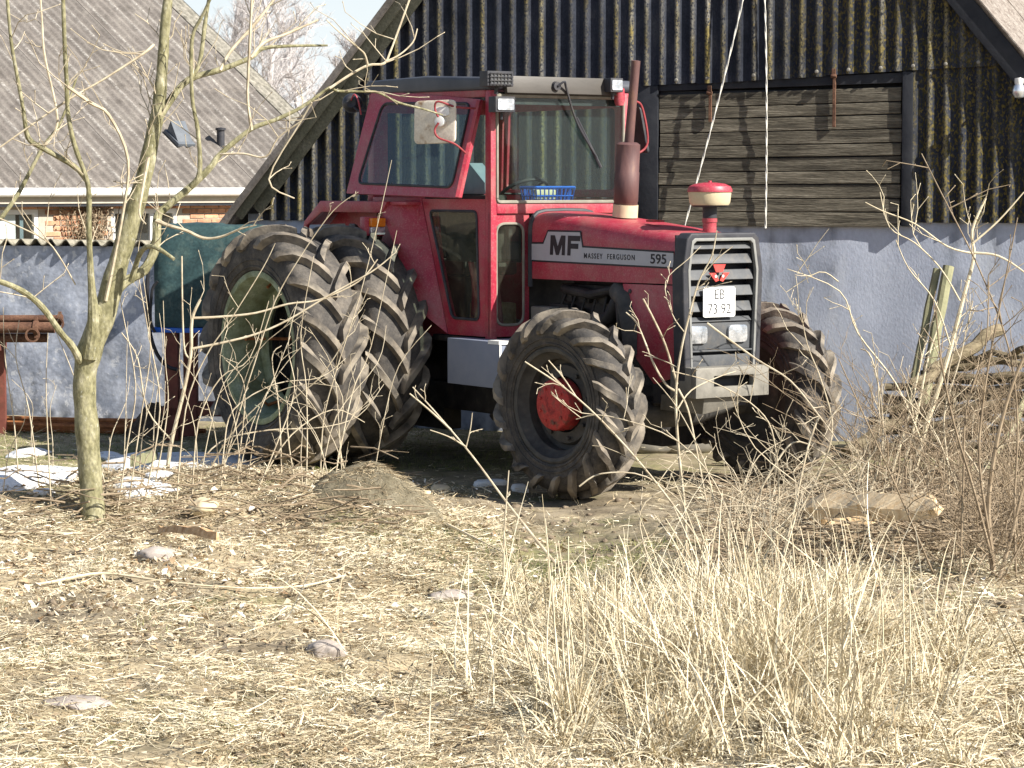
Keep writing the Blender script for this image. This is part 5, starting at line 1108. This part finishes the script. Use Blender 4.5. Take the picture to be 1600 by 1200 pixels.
limbs = [
 ('a', [(140, 560, 28), (146, 500, 22), (142, 430, 12), (139, 360, 10), (139, 305, 10), (134, 276, 9), (116, 225, 9), (106, 175, 8), (104, 125, 8), (101, 70, 8), (98, -20, 7)], -.25),
 ('b', [(134, 278, 10), (118, 262, 10), (100, 250, 10), (66, 231, 10), (44, 215, 10), (37, 175, 7), (28, 125, 7), (17, 62, 6), (10, -20, 6)], -.3),
 ('c', [(126, 565, 16), (112, 540, 14), (95, 520, 12), (66, 480, 12), (35, 455, 11), (0, 440, 10), (-60, 425, 9)], -.35),
 ('d', [(150, 490, 30), (170, 470, 21), (195, 441, 18), (225, 422, 18), (243, 385, 18), (246, 340, 16), (258, 325, 15), (300, 290, 14), (331, 259, 12), (344, 241, 11), (392, 202, 9), (431, 187, 8), (472, 167, 7), (515, 137, 6), (526, 142, 5), (570, 143, 5), (592, 145, 4.5), (622, 160, 4.5), (660, 170, 4), (692, 180, 3)], .7),
 ('e', [(243, 196, 14), (264, 160, 14), (294, 125, 12), (344, 109, 11), (392, 90, 9), (410, 76, 8), (450, 72, 6), (512, 71, 4)], .4),
 ('f', [(392, 90, 6), (412, 67, 6), (450, 52, 5), (497, 31, 4)], .2),
 ('g', [(515, 138, 5), (545, 118, 5), (575, 102, 5), (600, 99, 5), (610, 80, 4), (625, 40, 4), (643, -10, 4)], .2),
 ('h', [(575, 102, 4), (570, 85, 3.5), (560, 75, 3), (530, 50, 2.5), (510, 31, 2)], -.1),
 ('i', [(603, 96, 4), (625, 85, 3), (645, 66, 3), (652, 45, 2)], .1),
 ('j', [(393, 203, 7), (387, 156, 6), (388, 110, 6), (390, 70, 6), (394, -15, 5)], -.1),
 ('k', [(298, 292, 11), (312, 268, 9), (309, 203, 8), (300, 150, 7), (300, 62, 7), (316, 25, 6), (335, -15, 5)], -.15),
 ('l', [(245, 345, 10), (262, 352, 7), (290, 360, 6), (318, 372, 6), (345, 370, 5), (375, 358, 4), (400, 352, 2)], -.2),
 ('m', [(205, 440, 12), (218, 398, 10), (232, 385, 9), (250, 390, 8), (272, 405, 6)], -.2),
 ('n', [(298, 122, 9), (308, 108, 7), (314, 87, 8), (320, 40, 8), (326, 0, 6), (330, -30, 6)], .1),
 ('o', [(118, 445, 3), (92, 400, 3), (70, 375, 3), (20, 350, 3), (-30, 330, 3)], -.1),
 ('p', [(66, 231, 6), (90, 190, 5), (70, 90, 5), (66, 40, 4), (62, -20, 4)], .1),
 ('q', [(165, 470, 8), (190, 345, 6), (200, 250, 6), (170, 180, 6), (140, 160, 7), (105, 135, 6)], -.3),
 ('r', [(232, 246, 8), (222, 300, 6), (218, 335, 4), (228, 350, 2)], -.15),
 ('s', [(0, 343, 9), (30, 300, 8), (66, 232, 7), (95, 190, 5), (120, 120, 4)], .2),
 ('t', [(344, 241, 5), (380, 240, 4), (415, 245, 4), (435, 215, 3), (470, 190, 3)], -.1),
 ('u', [(487, 160, 4), (470, 190, 3), (420, 280, 3), (460, 310, 2.5)], .1),
 ('v', [(240, 70, 6), (222, 85, 5), (160, 125, 4), (100, 160, 4), (0, 230, 3)], -.2),
 ('w', [(344, 110, 6), (360, 80, 6), (400, 35, 6), (435, -10, 5)], .15)]
crown = MB(); rnd = random.Random(4)
for nm, pts, dY in limbs:
    mb = MB(); big = max(p[2] for p in pts[1:]) > 7.5
    tt = mb if big else crown
    Y0 = TY + {'d': .0, 'e': .05}.get(nm, -.02)
    if nm in 'gh' : Y0 = TY + .45
    if nm == 'i': Y0 = TY + .5
    Q[nm] = limb(tt, pts, dY, Y0, n=10 if big else 6)
    if big: mb.build('branch', m_bark, tree, world=True)
    twigs(crown, Q[nm], rnd, 5.0, .40, W_(1.9))
twigs(crown, Q['main'][len(Q['main']) // 2:], rnd, 9, .5, W_(2.2))
cw = crown.build('twigs', m_twig, tree, world=True, fixn=False); cw['kind'] = 'stuff'

def shrub(name, lab, cat, base_px, stems_px, Y=None, m=m_twig, tw=(4, .3, .0028), grp=None, seed=1, lev=1):
    b = ground_at(*base_px); Y = Y or b.y; b = Vector((b.x, Y, gz(b.x, Y))); t = thing(name, lab, cat, b, 0, grp); rnd = random.Random(seed); sm_ = MB(); k = Y / FPX / 2
    for pts, w0, w1, dY in stems_px:
        P = pxpath(pts, Y, dY); mb = MB(); q = stem(mb, P, w0 * k * .70, w1 * k * .62, 7)
        mb.build('stem', m, t, world=True, fixn=False)
        if tw[0]: twigs(sm_, q, rnd, tw[0], tw[1], tw[2], lev)
    if sm_.v: o = sm_.build('twigs', m, t, world=True, fixn=False); o['kind'] = 'stuff'
    return t
# sapling before the nose of the tractor
shrub('shrub', 'thin bare shrub before the grille of the tractor', 'shrub', (1066, 850), [
 ([(1072, 880), (1070, 800), (1060, 700), (1056, 620), (1062, 560), (1075, 500), (1092, 440), (1112, 400), (1120, 360)], 8, 3, -.1),
 ([(1056, 612), (1040, 600), (1022, 570), (1010, 540), (995, 505), (978, 488)], 6, 3, .1),
 ([(1058, 600), (1040, 540), (1022, 500), (1005, 467)], 5.5, 4.5, -.15),
 ([(1060, 608), (1075, 640), (1088, 700), (1105, 790)], 5, 3, -.2),
 ([(1058, 640), (1080, 610), (1120, 590), (1150, 580)], 4, 2, .2),
 ([(1098, 430), (1120, 405), (1145, 385)], 3, 2, 0), ([(1070, 520), (1050, 490), (1040, 440), (1075, 405), (1095, 385)], 2.5, 1.6, .1)], 13.6, m_twig, (4.5, .22, .0026), seed=2)
shrub('shrub', 'sprawling bare shrub with long arching twigs before the front tyres', 'shrub', (1150, 905), [
 ([(1150, 930), (1060, 800), (980, 700), (900, 620), (820, 565)], 6, 3.5, -.2), ([(900, 620), (880, 590), (857, 563)], 4, 3, 0),
 ([(1165, 915), (1130, 780), (1060, 690), (950, 650), (900, 655)], 4, 2, .1),
 ([(1160, 900), (1175, 800), (1215, 720), (1250, 690), (1310, 730), (1350, 800)], 5, 3, .1),
 ([(1180, 920), (1215, 800), (1210, 690), (1185, 640), (1120, 600), (1050, 580)], 4, 2.5, -.1),
 ([(1175, 915), (1260, 780), (1300, 680), (1285, 600), (1262, 540), (1250, 480)], 5, 2, -.1),
 ([(1105, 505), (1180, 560), (1235, 595), (1280, 650), (1310, 690)], 5, 3, -.2), ([(1280, 650), (1262, 700), (1240, 800), (1215, 900)], 5, 6, -.1),
 ([(1150, 900), (1120, 800), (1100, 720), (1060, 640), (1020, 590)], 4, 2, .15), ([(1300, 920), (1290, 800), (1180, 700), (1140, 610)], 4, 2, -.2),
 ([(1020, 900), (1000, 800), (1060, 760), (1150, 780), (1230, 830)], 4, 2, .1), ([(960, 880), (1060, 810), (1160, 790), (1240, 805)], 4, 2, .0), ([(905, 760), (940, 740), (1010, 745), (1080, 800), (1120, 860)], 4, 2, .0)], 13.0, m_twig, (4.5, .28, .0026), seed=3)
shrub('shrub', 'tall bare shrub of pale stems before the pole pile', 'shrub', (1420, 775), [
 ([(1416, 790), (1440, 690), (1462, 620), (1485, 545), (1508, 455), (1522, 400), (1519, 360), (1540, 310)], 15, 6, .1),
 ([(1400, 770), (1430, 660), (1450, 560), (1470, 500)], 8, 4, .1), ([(1385, 765), (1420, 650), (1440, 560), (1465, 470)], 7, 3, .2),
 ([(1520, 396), (1480, 385), (1430, 350), (1380, 330), (1352, 316)], 5, 2, -.1), ([(1522, 395), (1560, 400), (1600, 425), (1640, 460)], 6, 3, -.1),
 ([(1485, 540), (1460, 470), (1420, 420), (1400, 375)], 4, 2, -.1), ([(1520, 380), (1560, 345), (1600, 300)], 5, 3, 0), ([(1500, 470), (1470, 420), (1430, 380), (1390, 355), (1375, 300)], 4, 2, .1),
 ([(1440, 690), (1400, 600), (1340, 520), (1312, 455), (1230, 420)], 5, 2, -.2), ([(1310, 440), (1280, 425), (1228, 457)], 3, 2, 0)], 16.4, m_straw_stem, (3.5, .4, .003), seed=5)
shrub('shrub', 'dense bare shrub with grey brown stems at the right edge', 'shrub', (1560, 985), [
 ([(1560, 1010), (1556, 930), (1548, 850), (1545, 780), (1560, 680), (1590, 580), (1640, 480)], 17, 6, .1), ([(1556, 920), (1580, 840), (1600, 760), (1640, 660)], 11, 5, .1),
 ([(1552, 880), (1520, 760), (1490, 660), (1470, 560), (1462, 480)], 8, 3, -.1), ([(1550, 860), (1530, 720), (1540, 600), (1562, 480), (1590, 340)], 7, 3, .1),
 ([(1500, 900), (1505, 760), (1510, 640), (1540, 540), (1545, 440)], 6, 3, .1), ([(1460, 900), (1400, 760), (1350, 650), (1310, 560)], 5, 2.5, -.1), ([(1590, 960), (1585, 800), (1590, 660), (1575, 540), (1530, 420), (1470, 300), (1440, 240)], 6, 2.5, .3)], 12.4, m_twigr, (5, .35, .003), seed=7)
shrub('shrub', 'low tangle of bare twigs beside the pole pile', 'shrub', (1330, 800), [
 ([(1330, 820), (1345, 740), (1372, 690), (1372, 600)], 6, 3, 0), ([(1340, 820), (1375, 720), (1378, 640), (1362, 560), (1345, 545)], 6, 3, .1), ([(1300, 830), (1320, 760), (1400, 700), (1470, 640)], 5, 2, .1),
 ([(1480, 830), (1482, 740), (1475, 650), (1500, 560), (1520, 470)], 6, 3, .1), ([(1520, 840), (1480, 720), (1450, 660), (1400, 610)], 5, 2.5, -.1), ([(1380, 830), (1450, 740), (1520, 690), (1570, 640)], 5, 2.5, .1), ([(1440, 830), (1520, 760), (1560, 700), (1600, 690)], 5, 2.5, .1), ([(1560, 840), (1530, 740), (1500, 690), (1480, 600), (1505, 500)], 6, 3, .1)], 15.2, m_twig, (7, .35, .003), seed=9)
shrub('shrub', 'single long bare twig slanting up toward the rear wheels', 'shrub', (866, 872), [
 ([(868, 880), (835, 840), (788, 780), (740, 715), (690, 655), (645, 605)], 7, 3, .4), ([(728, 698), (700, 682), (672, 672)], 4, 2.5, 0), ([(705, 672), (670, 640), (640, 615)], 5, 4, 0), ([(728, 700), (735, 670), (738, 645)], 3, 2, 0), ([(787, 900), (788, 830), (795, 735)], 5, 3, 0)], 12.6, m_twig, (1.2, .08, .0025), seed=11)
# --- tangle of fine brush about the pole pile and along the right edge
rt_ = random.Random(61)
def thicket(lab, x0, x1, y0, y1, Y0, Y1, n, hpx, m):
    cx = (x0 + x1) / 2; b = ground_at(cx, y1); t = thing('thicket', lab, 'thicket', b); mb = MB()
    for i in range(n):
        x, y = rt_.uniform(x0, x1), rt_.uniform(y0, y1); Y = Y0 + (Y1 - Y0) * (y1 - y) / max(1, y1 - y0); h = hpx * rt_.uniform(.3, 1); ln = rt_.gauss(0, .55)
        P = [at_y(x, y, Y), at_y(x + ln * h * .25 + rt_.gauss(0, 8), y - h * .4, Y + rt_.gauss(0, .1)), at_y(x + ln * h * .7 + rt_.gauss(0, 12), y - h * .75, Y + rt_.gauss(0, .15)), at_y(x + ln * h * 1.2 + rt_.gauss(0, 20), y - h, Y + rt_.gauss(0, .2))]; P[0].z = gz(P[0].x, P[0].y) - .02
        q = stem(mb, P, .0042, .0014, 4, 3); twigs(mb, q, rt_, 5, .28, .0017, 1)
    o = mb.build('stems', m, t, world=True, fixn=False); o['kind'] = 'stuff'
thicket('tangled thicket of fine brown twigs growing over the pole pile', 1340, 1640, 735, 790, 15.0, 17.5, 150, 230, m_twigr)
thicket('dense thicket of brown stems around the foot of the right hand shrub', 1490, 1640, 830, 990, 12.2, 14.2, 130, 230, m_twigr)
thicket('low thicket of bare brambles between the boards and the front tyre', 1130, 1420, 780, 900, 13.0, 15.5, 80, 130, m_twig)
# --- shoots before the double wheels
shrub('hazel_shoot', 'thickest pale forked shoot rising before the green rim', 'shoot', (262, 760), [
 ([(258, 775), (266, 700), (285, 620), (298, 555), (300, 500), (313, 468)], 10, 7, 0), ([(300, 497), (345, 495), (400, 489), (450, 475), (500, 468), (560, 440), (590, 405)], 6, 3, .1), ([(300, 545), (350, 535), (400, 522), (450, 500), (520, 458), (580, 425), (612, 400)], 6, 3, .1),
 ([(296, 560), (288, 545), (285, 480), (284, 400)], 5, 4, 0), ([(270, 690), (230, 640), (215, 560), (190, 520)], 4, 3, 0)], 15.6, m_twig, (2.5, .25, .0028), seed=12)
shoots = [[(200, 790), (222, 640), (235, 540), (222, 420)], [(225, 770), (250, 640), (232, 520), (215, 410), (228, 330)], [(325, 745), (360, 680), (420, 620), (480, 600), (530, 605)], [(300, 740), (345, 690), (420, 672), (500, 668), (560, 650), (600, 600)],
 [(345, 760), (375, 640), (400, 560), (430, 470), (470, 400), (520, 330), (560, 300)], [(395, 760), (430, 700), (460, 610), (450, 540), (465, 470)], [(440, 755), (436, 640), (425, 560), (440, 540)], [(478, 750), (480, 680), (478, 600), (470, 520), (490, 400)],
 [(500, 740), (505, 660), (525, 580), (560, 470), (590, 350), (612, 250)], [(520, 740), (540, 660), (555, 600), (580, 540), (620, 360)], [(182, 790), (200, 690), (212, 600), (190, 480), (180, 400)], [(170, 780), (150, 700), (120, 600), (80, 500)],
 [(30, 770), (22, 660), (8, 560), (5, 480)], [(80, 790), (75, 690), (72, 600), (75, 520)], [(62, 760), (45, 640), (25, 560), (30, 500)], [(240, 760), (262, 640), (258, 560), (255, 470)], [(275, 770), (290, 640), (320, 560), (360, 500), (410, 420), (430, 380)],
 [(345, 750), (350, 700), (365, 640), (430, 600), (500, 590), (540, 560)], [(410, 750), (455, 680), (520, 640), (570, 660)], [(460, 750), (450, 640), (500, 590), (545, 520), (575, 450)], [(370, 745), (382, 640), (378, 590), (350, 560)], [(545, 745), (530, 690), (535, 620), (500, 560)], [(300, 760), (310, 660), (345, 590), (390, 560), (420, 470)]]
rq = random.Random(33)
for _ in range(26):
    x = rq.choice((rq.uniform(180, 600), rq.uniform(0, 600))); y = rq.uniform(735, 770); h = rq.uniform(60, 260); lean = rq.gauss(.12, .25); shoots.append([(x, y), (x + lean * h * .3, y - h * .4), (x + lean * h * .8 + rq.gauss(0, 8), y - h * .75), (x + lean * h * 1.3 + rq.gauss(0, 14), y - h)])
for i, pts in enumerate(shoots):
    rr_ = random.Random(50 + i); b = ground_at(pts[0][0], min(pts[0][1], 800)); Yb = min(max(b.y, 14.6), 16.1) + rr_.uniform(-.2, .2); mb = MB(); P = pxpath(pts, Yb, rr_.uniform(-.2, .3)); P[0].z = gz(P[0].x, P[0].y) - .02
    q = stem(mb, P, (.0052 if i < 23 else .0036), (.0021 if i < 23 else .0015), 5); twigs(mb, q, rr_, 2.6, .22, .0020, 1)
    tag(mb.build('bare_shoot', m_twig, loc=P[0], fixn=False), 'thin pale bare shoot rising from the bank before wall and wheels', 'shoot', 'thin shoots on the bank')

# ================================================================= GRASS, STRAW, LITTER
def blades(name, B, az, L, wd, lift, bend, m, tint, lab, K=3, kind='stuff', hb=None, seed=3):
    r = np.random.default_rng(seed); N = len(B); hb = np.zeros(N) if hb is None else hb
    d = np.stack([np.cos(az) * np.cos(lift), np.sin(az) * np.cos(lift), np.sin(lift)], 1); h = np.stack([-np.sin(az), np.cos(az), np.zeros(N)], 1)
    tw = r.normal(0, .7, N)[:, None]; upv = np.cross(d, h); sd_ = h * np.cos(tw) + upv * np.sin(tw); V = np.zeros((N, K + 1, 2, 3)); ts = np.linspace(0, 1, K + 1)
    for k, t in enumerate(ts):
        c = B + d * (L * t)[:, None] + h * (hb * L * t * t)[:, None]; c[:, 2] -= bend * L * t * t
        ww = (wd * (1 - .75 * t) if K > 1 else wd)[:, None] * .5; V[:, k, 0] = c - sd_ * ww; V[:, k, 1] = c + sd_ * ww
    g0 = gzn(V[..., 0].ravel(), V[..., 1].ravel()).reshape(V.shape[:3]) + .002; V[..., 2] = np.maximum(V[..., 2], g0)
    base = (np.arange(N) * (K + 1) * 2)[:, None, None]; kq = (np.arange(K) * 2)[None, :, None]; F = (base + kq + np.array([0, 1, 3, 2])[None, None, :]).reshape(-1, 4)
    o = npmesh(name, V.reshape(-1, 3), F, m, dict(tint=np.repeat(tint, (K + 1) * 2))); tag(o, lab, kind=kind); return o
def scatter(N, x0, x1, y0, y1, dens):
    out = []; n = 0
    while n < N:
        x = rng.uniform(x0, x1, 20000); y = y0 * (y1 / y0) ** rng.uniform(0, 1, 20000); ok = (np.abs(x) < y * .215 + .15); x, y = x[ok], y[ok]
        k = rng.uniform(0, 1, len(x)) < dens(x, y); out.append(np.stack([x[k], y[k]], 1)); n += int(k.sum())
    P = np.concatenate(out)[:N]; return np.concatenate([P, gzn(P[:, 0], P[:, 1])[:, None]], 1)
def nfield(seed, s):
    gxx, gyy = np.meshgrid(np.linspace(-5, 5, 160), np.linspace(7, 24, 240)); f = np.array([[fbm(float(a), float(b), s, 3, seed) for a in gxx[0]] for b in gyy[:, 0]])
    return lambda x, y: f[np.clip(((y - 7) / 17 * 239).astype(int), 0, 239), np.clip(((x + 5) / 10 * 159).astype(int), 0, 159)]
n1, n2, n3, n8 = nfield(31, .9), nfield(37, 2.2), nfield(41, .6), nfield(8, .8)
def sg_(v): return 1 / (1 + np.exp(-np.clip(v, -30, 30)))
track = lambda x, y: sg_((.45 - np.abs(x - .35 - .25 * np.sin(y * .9))) / .12) * sg_((17 - y) / .3) * sg_((y - 11.8) / .5)
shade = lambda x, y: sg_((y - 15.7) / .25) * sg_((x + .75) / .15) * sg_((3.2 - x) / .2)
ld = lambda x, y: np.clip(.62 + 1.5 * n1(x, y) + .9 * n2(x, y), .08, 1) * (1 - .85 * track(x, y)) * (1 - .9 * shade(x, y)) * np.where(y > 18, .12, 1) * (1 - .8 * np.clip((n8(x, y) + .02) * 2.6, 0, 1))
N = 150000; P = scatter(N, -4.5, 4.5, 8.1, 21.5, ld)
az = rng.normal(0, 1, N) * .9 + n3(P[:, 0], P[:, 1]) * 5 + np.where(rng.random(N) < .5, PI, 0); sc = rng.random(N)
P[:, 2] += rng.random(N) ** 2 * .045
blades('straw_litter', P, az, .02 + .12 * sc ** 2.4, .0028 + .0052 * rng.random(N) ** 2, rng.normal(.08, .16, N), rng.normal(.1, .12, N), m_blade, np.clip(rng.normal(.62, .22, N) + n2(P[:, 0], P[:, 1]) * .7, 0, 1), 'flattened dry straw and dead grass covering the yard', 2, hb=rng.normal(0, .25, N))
# matted short dead grass, upright
N = 60000; P = scatter(N, -4.5, 4.5, 8.1, 17, lambda x, y: np.clip(.35 + 1.8 * n2(x, y), 0, 1) * (1 - .8 * track(x, y)) * (1 - .9 * shade(x, y)))
blades('dead_grass', P, rng.uniform(0, 2 * PI, N), .03 + .07 * rng.random(N), .0024 + .002 * rng.random(N), rng.normal(.55, .35, N), rng.uniform(.1, .8, N), m_blade, np.clip(rng.normal(.5, .22, N), 0, 1), 'short matted dead grass', 2, hb=rng.normal(0, .3, N), seed=5)
# green grass in the wheel track and by the wall
N = 30000; P = scatter(N, -4.5, 3, 9, 21.6, lambda x, y: np.clip(sg_((.5 - np.abs(x - .2)) / .15) * sg_((15.0 - y) / .2) * sg_((y - 12.6) / .4) * (.4 + 2 * n2(x, y)) + np.clip(n2(x, y) + .3 * n1(x, y) - .12, 0, 1) * 1.6 * (y < 15) + (y > 18.2) * .35 * (x < 0), 0, 1))
blades('green_grass', P, rng.uniform(0, 2 * PI, N), .02 + .05 * rng.random(N) ** 1.5, .002 + .002 * rng.random(N), rng.normal(.9, .3, N), rng.uniform(.1, .7, N), m_green, np.clip(rng.normal(.5, .25, N), 0, 1), 'thin patches of short green grass', 2, seed=6)
# tall bleached grass clump
cl = []
def tuft(px, py, n, rad, hgt, lean, lx=0):
    p = ground_at(px, py); r = rng.normal(0, rad, (n, 2)); b = np.stack([p.x + r[:, 0], p.y + r[:, 1]], 1); a = rng.uniform(0, 2 * PI, n)
    cl.append((np.concatenate([b, gzn(b[:, 0], b[:, 1])[:, None]], 1), np.where(rng.random(n) < .35, a, np.arctan2(r[:, 1], r[:, 0]) + rng.normal(0, .7, n)) + lx * 0, hgt * (.35 + .65 * rng.random(n)), np.clip(rng.normal(lean + .2, .34, n), .05, 1.5), rng.uniform(.15, 1.35, n)))
ru = random.Random(5); tl_ = []
for _ in range(400):
    px, py = ru.uniform(790, 1640), ru.uniform(895, 1215)
    core = math.exp(-((px - 1150) / 270) ** 2 - ((py - 1050) / 105) ** 2)
    if any(math.hypot(px - hx, (py - hy) * 1.5) < hr for hx, hy, hr in ((838, 1105, 44), (1075, 1015, 48), (1268, 1092, 62), (1235, 880, 60), (1440, 930, 90), (1000, 1150, 40), (1180, 1150, 36), (1400, 1080, 34))): continue
    if all(math.hypot((px - q[0]), (py - q[1]) * 1.9) > 46 for q in tl_) and ru.random() < .30 + core: tl_.append((px, py, core))
for px, py, core in tl_: tuft(px, py, int(230 + 1250 * core * ru.uniform(.5, 1.2)), .045 + .03 * core, (.17 + .50 * core) * ru.uniform(.75, 1.25), ru.uniform(.5, .95))
for px, py, n, h in ((890, 1140, 420, .42), (860, 1120, 260, .36), (905, 1120, 260, .34)): tuft(px, py, n, .035, h, 1.15)
r_ = rng.normal(0, 1, (900, 2)); bx_ = 1150 + 200 * r_[:, 0]; by_ = np.clip(1060 + 75 * r_[:, 1], 910, 1190); gp_s = [ground_at(float(a), float(b)) for a, b in zip(bx_[:300], by_[:300])]
cl.append((np.array([(p.x + dx, p.y + dy, p.z) for p in gp_s for dx, dy in ((0, 0), (.03, .02), (-.025, .03))]), rng.uniform(0, 2 * PI, 900), rng.uniform(.35, .72, 900), np.clip(rng.normal(1.22, .2, 900), .6, 1.55), rng.uniform(0, .35, 900)))
B = np.concatenate([c[0] for c in cl]); N = len(B)
blades('tall_dry_grass', B, np.concatenate([c[1] for c in cl]), np.concatenate([c[2] for c in cl]), .0036 + .0062 * rng.random(N) ** 1.5, np.concatenate([c[3] for c in cl]), np.concatenate([c[4] for c in cl]), m_blade, np.clip(rng.normal(.68, .25, N), 0, 1), 'big clump of tall bleached dry grass', 5, hb=rng.normal(0, .2, N), seed=8)
# dead grass growing through the netting of the mound
N = 3600; r = rng.normal(0, .2, (N, 2)); x = MOUND[0] + np.clip(r[:, 0], -.4, .4); y = MOUND[1] + np.clip(r[:, 1], -.28, .28)
ra = (np.abs((x - MOUND[0]) / .42) ** 2.4 + np.abs((y - MOUND[1]) / .30) ** 2.4) ** (1 / 2.4); z = gzn(x, y) - .035 + np.clip(1 - ra ** 2.0, 0, 1) ** .8 * .22
blades('mound_grass', np.stack([x, y, z], 1), rng.uniform(0, 2 * PI, N), .02 + .06 * rng.random(N), .0022 + .002 * rng.random(N), rng.normal(.1, .25, N), rng.uniform(.1, .6, N), m_blade, np.clip(rng.normal(.32, .2, N), 0, 1), 'thin dead grass woven through the netting of the mound', 2, hb=rng.normal(0, .5, N), seed=12)
# standing stalks above the clump
stalks = []
rs = random.Random(77)
for (px, py, tx, ty_) in ((885, 1140, 852, 810), (893, 1140, 868, 850), (880, 1140, 862, 880), (898, 1150, 885, 880), (905, 1130, 872, 845), (870, 1150, 862, 900), (850, 1100, 800, 900), (845, 1090, 810, 930), (858, 1100, 822, 940), (835, 1060, 787, 830), (900, 1120, 905, 900), (890, 1100, 888, 838), (912, 1110, 880, 960), (1190, 1080, 1160, 830), (1210, 1100, 1172, 810), (1290, 1150, 1290, 860), (1320, 1130, 1318, 840), (1185, 1050, 1245, 800), (1160, 1020, 1085, 800), (1140, 980, 1040, 810), (1240, 1000, 1235, 810), (1260, 1010, 1262, 830), (1415, 1120, 1410, 850), (1425, 1120, 1420, 870), (1370, 1120, 1372, 870), (1440, 1150, 1468, 1020), (1060, 990, 1075, 850), (940, 1060, 948, 900), (960, 1040, 948, 880), (1245, 1160, 1250, 1050), (1265, 1165, 1266, 1060), (1360, 1000, 1398, 880), (1300, 1190, 1350, 1010), (1100, 1190, 1300, 985), (880, 1130, 842, 1000)):
    a = ground_at(px, py); b = at_y(tx, ty_, a.y + rs.uniform(-.15, .2)); mb = MB(); mid = a.lerp(b, .5) + Vector((rs.gauss(0, .015), rs.gauss(0, .02), 0)); mb.tube(spline([a, mid, b], 4), [.0042, .004, .0038, .0036, .0033, .003, .0028, .0025, .002], 5)
    tag(mb.build('dry_stalk', m_straw_stem, loc=a, fixn=False), 'single bleached stalk standing up out of the dry grass clump', 'stalk', 'bleached stalks in the grass clump')
# long twigs lying on the straw
for pts, lab in (([(35, 925), (90, 915), (160, 908), (260, 918), (370, 928), (470, 925), (540, 910)], 'long curved yellowish stick lying across the straw'), ([(640, 955), (690, 985), (740, 995), (830, 1003)], 'forked pale stick lying beside the wheel track'), ([(0, 838), (90, 842), (200, 848)], 'thin straight stick lying near the tree foot'), ([(1010, 745), (1060, 770), (1140, 800), (1240, 800)], 'bent pale stick on the bare earth beside the front tyre'), ([(700, 830), (750, 852), (800, 880)], 'thin stick lying across the wheel track')):
    P = [ground_at(*p) + Vector((0, 0, .018 + .02 * random.random())) for p in pts]; mb = MB(); stem(mb, P, .009, .005, 6); tag(mb.build('fallen_stick', m_straw_stem, loc=P[0], fixn=False), lab, 'stick')
# dead leaves, chips of wood and bark
N = 16000; P = scatter(N, -4.5, 4.5, 8.2, 17.5, lambda x, y: np.clip(.08 + 1.5 * sg_((-.5 - x) / .3) * sg_((y - 12.2) / .5) + 1.2 * np.clip(n1(x, y), 0, 1) + .5 * sg_((x - 1.3) / .3) * sg_((y - 12.5) / .4), 0, 1) * (1 - .7 * track(x, y)) * (1 - .8 * shade(x, y)))
a = rng.uniform(0, 2 * PI, N); s = .006 + .020 * rng.random(N) ** 2.6; tl = rng.normal(0, .5, N); e1 = np.stack([np.cos(a), np.sin(a), tl], 1) * s[:, None]; e2 = np.stack([-np.sin(a), np.cos(a), rng.normal(0, .5, N)], 1) * (s * rng.uniform(.35, .8, N))[:, None]; P[:, 2] += .004 + .02 * rng.random(N)
bow = np.zeros((N, 3)); bow[:, 2] = s * rng.uniform(.1, .6, N)
V = np.stack([P - e1, P - e2 * .9 + bow, P + e1, P + e2 + bow], 1).reshape(-1, 3); V[:, 2] = np.maximum(V[:, 2], gzn(V[:, 0], V[:, 1]) + .002); F = np.arange(N * 4).reshape(N, 4); F = np.concatenate([F[:, [0, 1, 2]], F[:, [0, 2, 3]]])
o = npmesh('dead_leaves', V, F, m_leaf, dict(tint=np.repeat(np.clip(rng.normal(.55, .27, N), 0, 1), 4))); tag(o, 'pale dead leaves and wood chips strewn over the straw', kind='stuff')
# crumbs of dark soil in the bare patches
P = scatter(1500, -3.5, 3.5, 8.2, 16.5, lambda x, y: np.clip((n8(x, y) + .02) * 3, 0, 1) ** 2 + .03); bm = bmesh.new(); bmesh.ops.create_icosphere(bm, subdivisions=1, radius=1); bm.verts.ensure_lookup_table(); IV = np.array([v.co for v in bm.verts]); IF = np.array([[v.index for v in f.verts] for f in bm.faces]); bm.free()
sz = .006 + .022 * rng.random(len(P)) ** 3; V = (IV[None] * (1 + .35 * rng.normal(0, 1, (len(P), len(IV), 1))) * sz[:, None, None] * np.array([1.2, 1, .7])) + P[:, None, :] + np.array([0, 0, .004])
o = npmesh('soil_crumbs', V.reshape(-1, 3), (IF[None] + (np.arange(len(P)) * len(IV))[:, None, None]).reshape(-1, 3), m_heapl, {}); tag(o, 'crumbs and clods of bare brown soil', kind='stuff')
# brushwood strewn before the pole pile
mb = MB(); rb_ = random.Random(91)
for i in range(1300):
    px, py = rb_.uniform(1130, 1640), rb_.uniform(735, 925); c = at_z(px, py, 0)
    if rb_.random() < .25: px, py = rb_.uniform(0, 640), rb_.uniform(745, 850); c = ground_at(px, py)
    c.z = gz(c.x, c.y) + rb_.random() ** 2 * .22 + .01; aa = rb_.gauss(0, .55) + (PI if rb_.random() < .5 else 0); L_ = rb_.uniform(.12, .75) * (1 if px > 1100 else .5); d = Vector((math.cos(aa), math.sin(aa), rb_.gauss(.05, .18))) * L_ / 2
    w1 = c - d; w2 = c + d; w1.z = max(w1.z, gz(w1.x, w1.y) + .005); w2.z = max(w2.z, gz(w2.x, w2.y) + .005); r = rb_.uniform(.002, .007)
    mb.tube([w1, c + Vector((0, 0, rb_.gauss(0, .02))), w2], [r, r * .9, r * .6], 5)
tag(mb.build('brushwood', m_twigr, fixn=False), 'strewn brushwood twigs over the ground by the pole pile', kind='stuff')
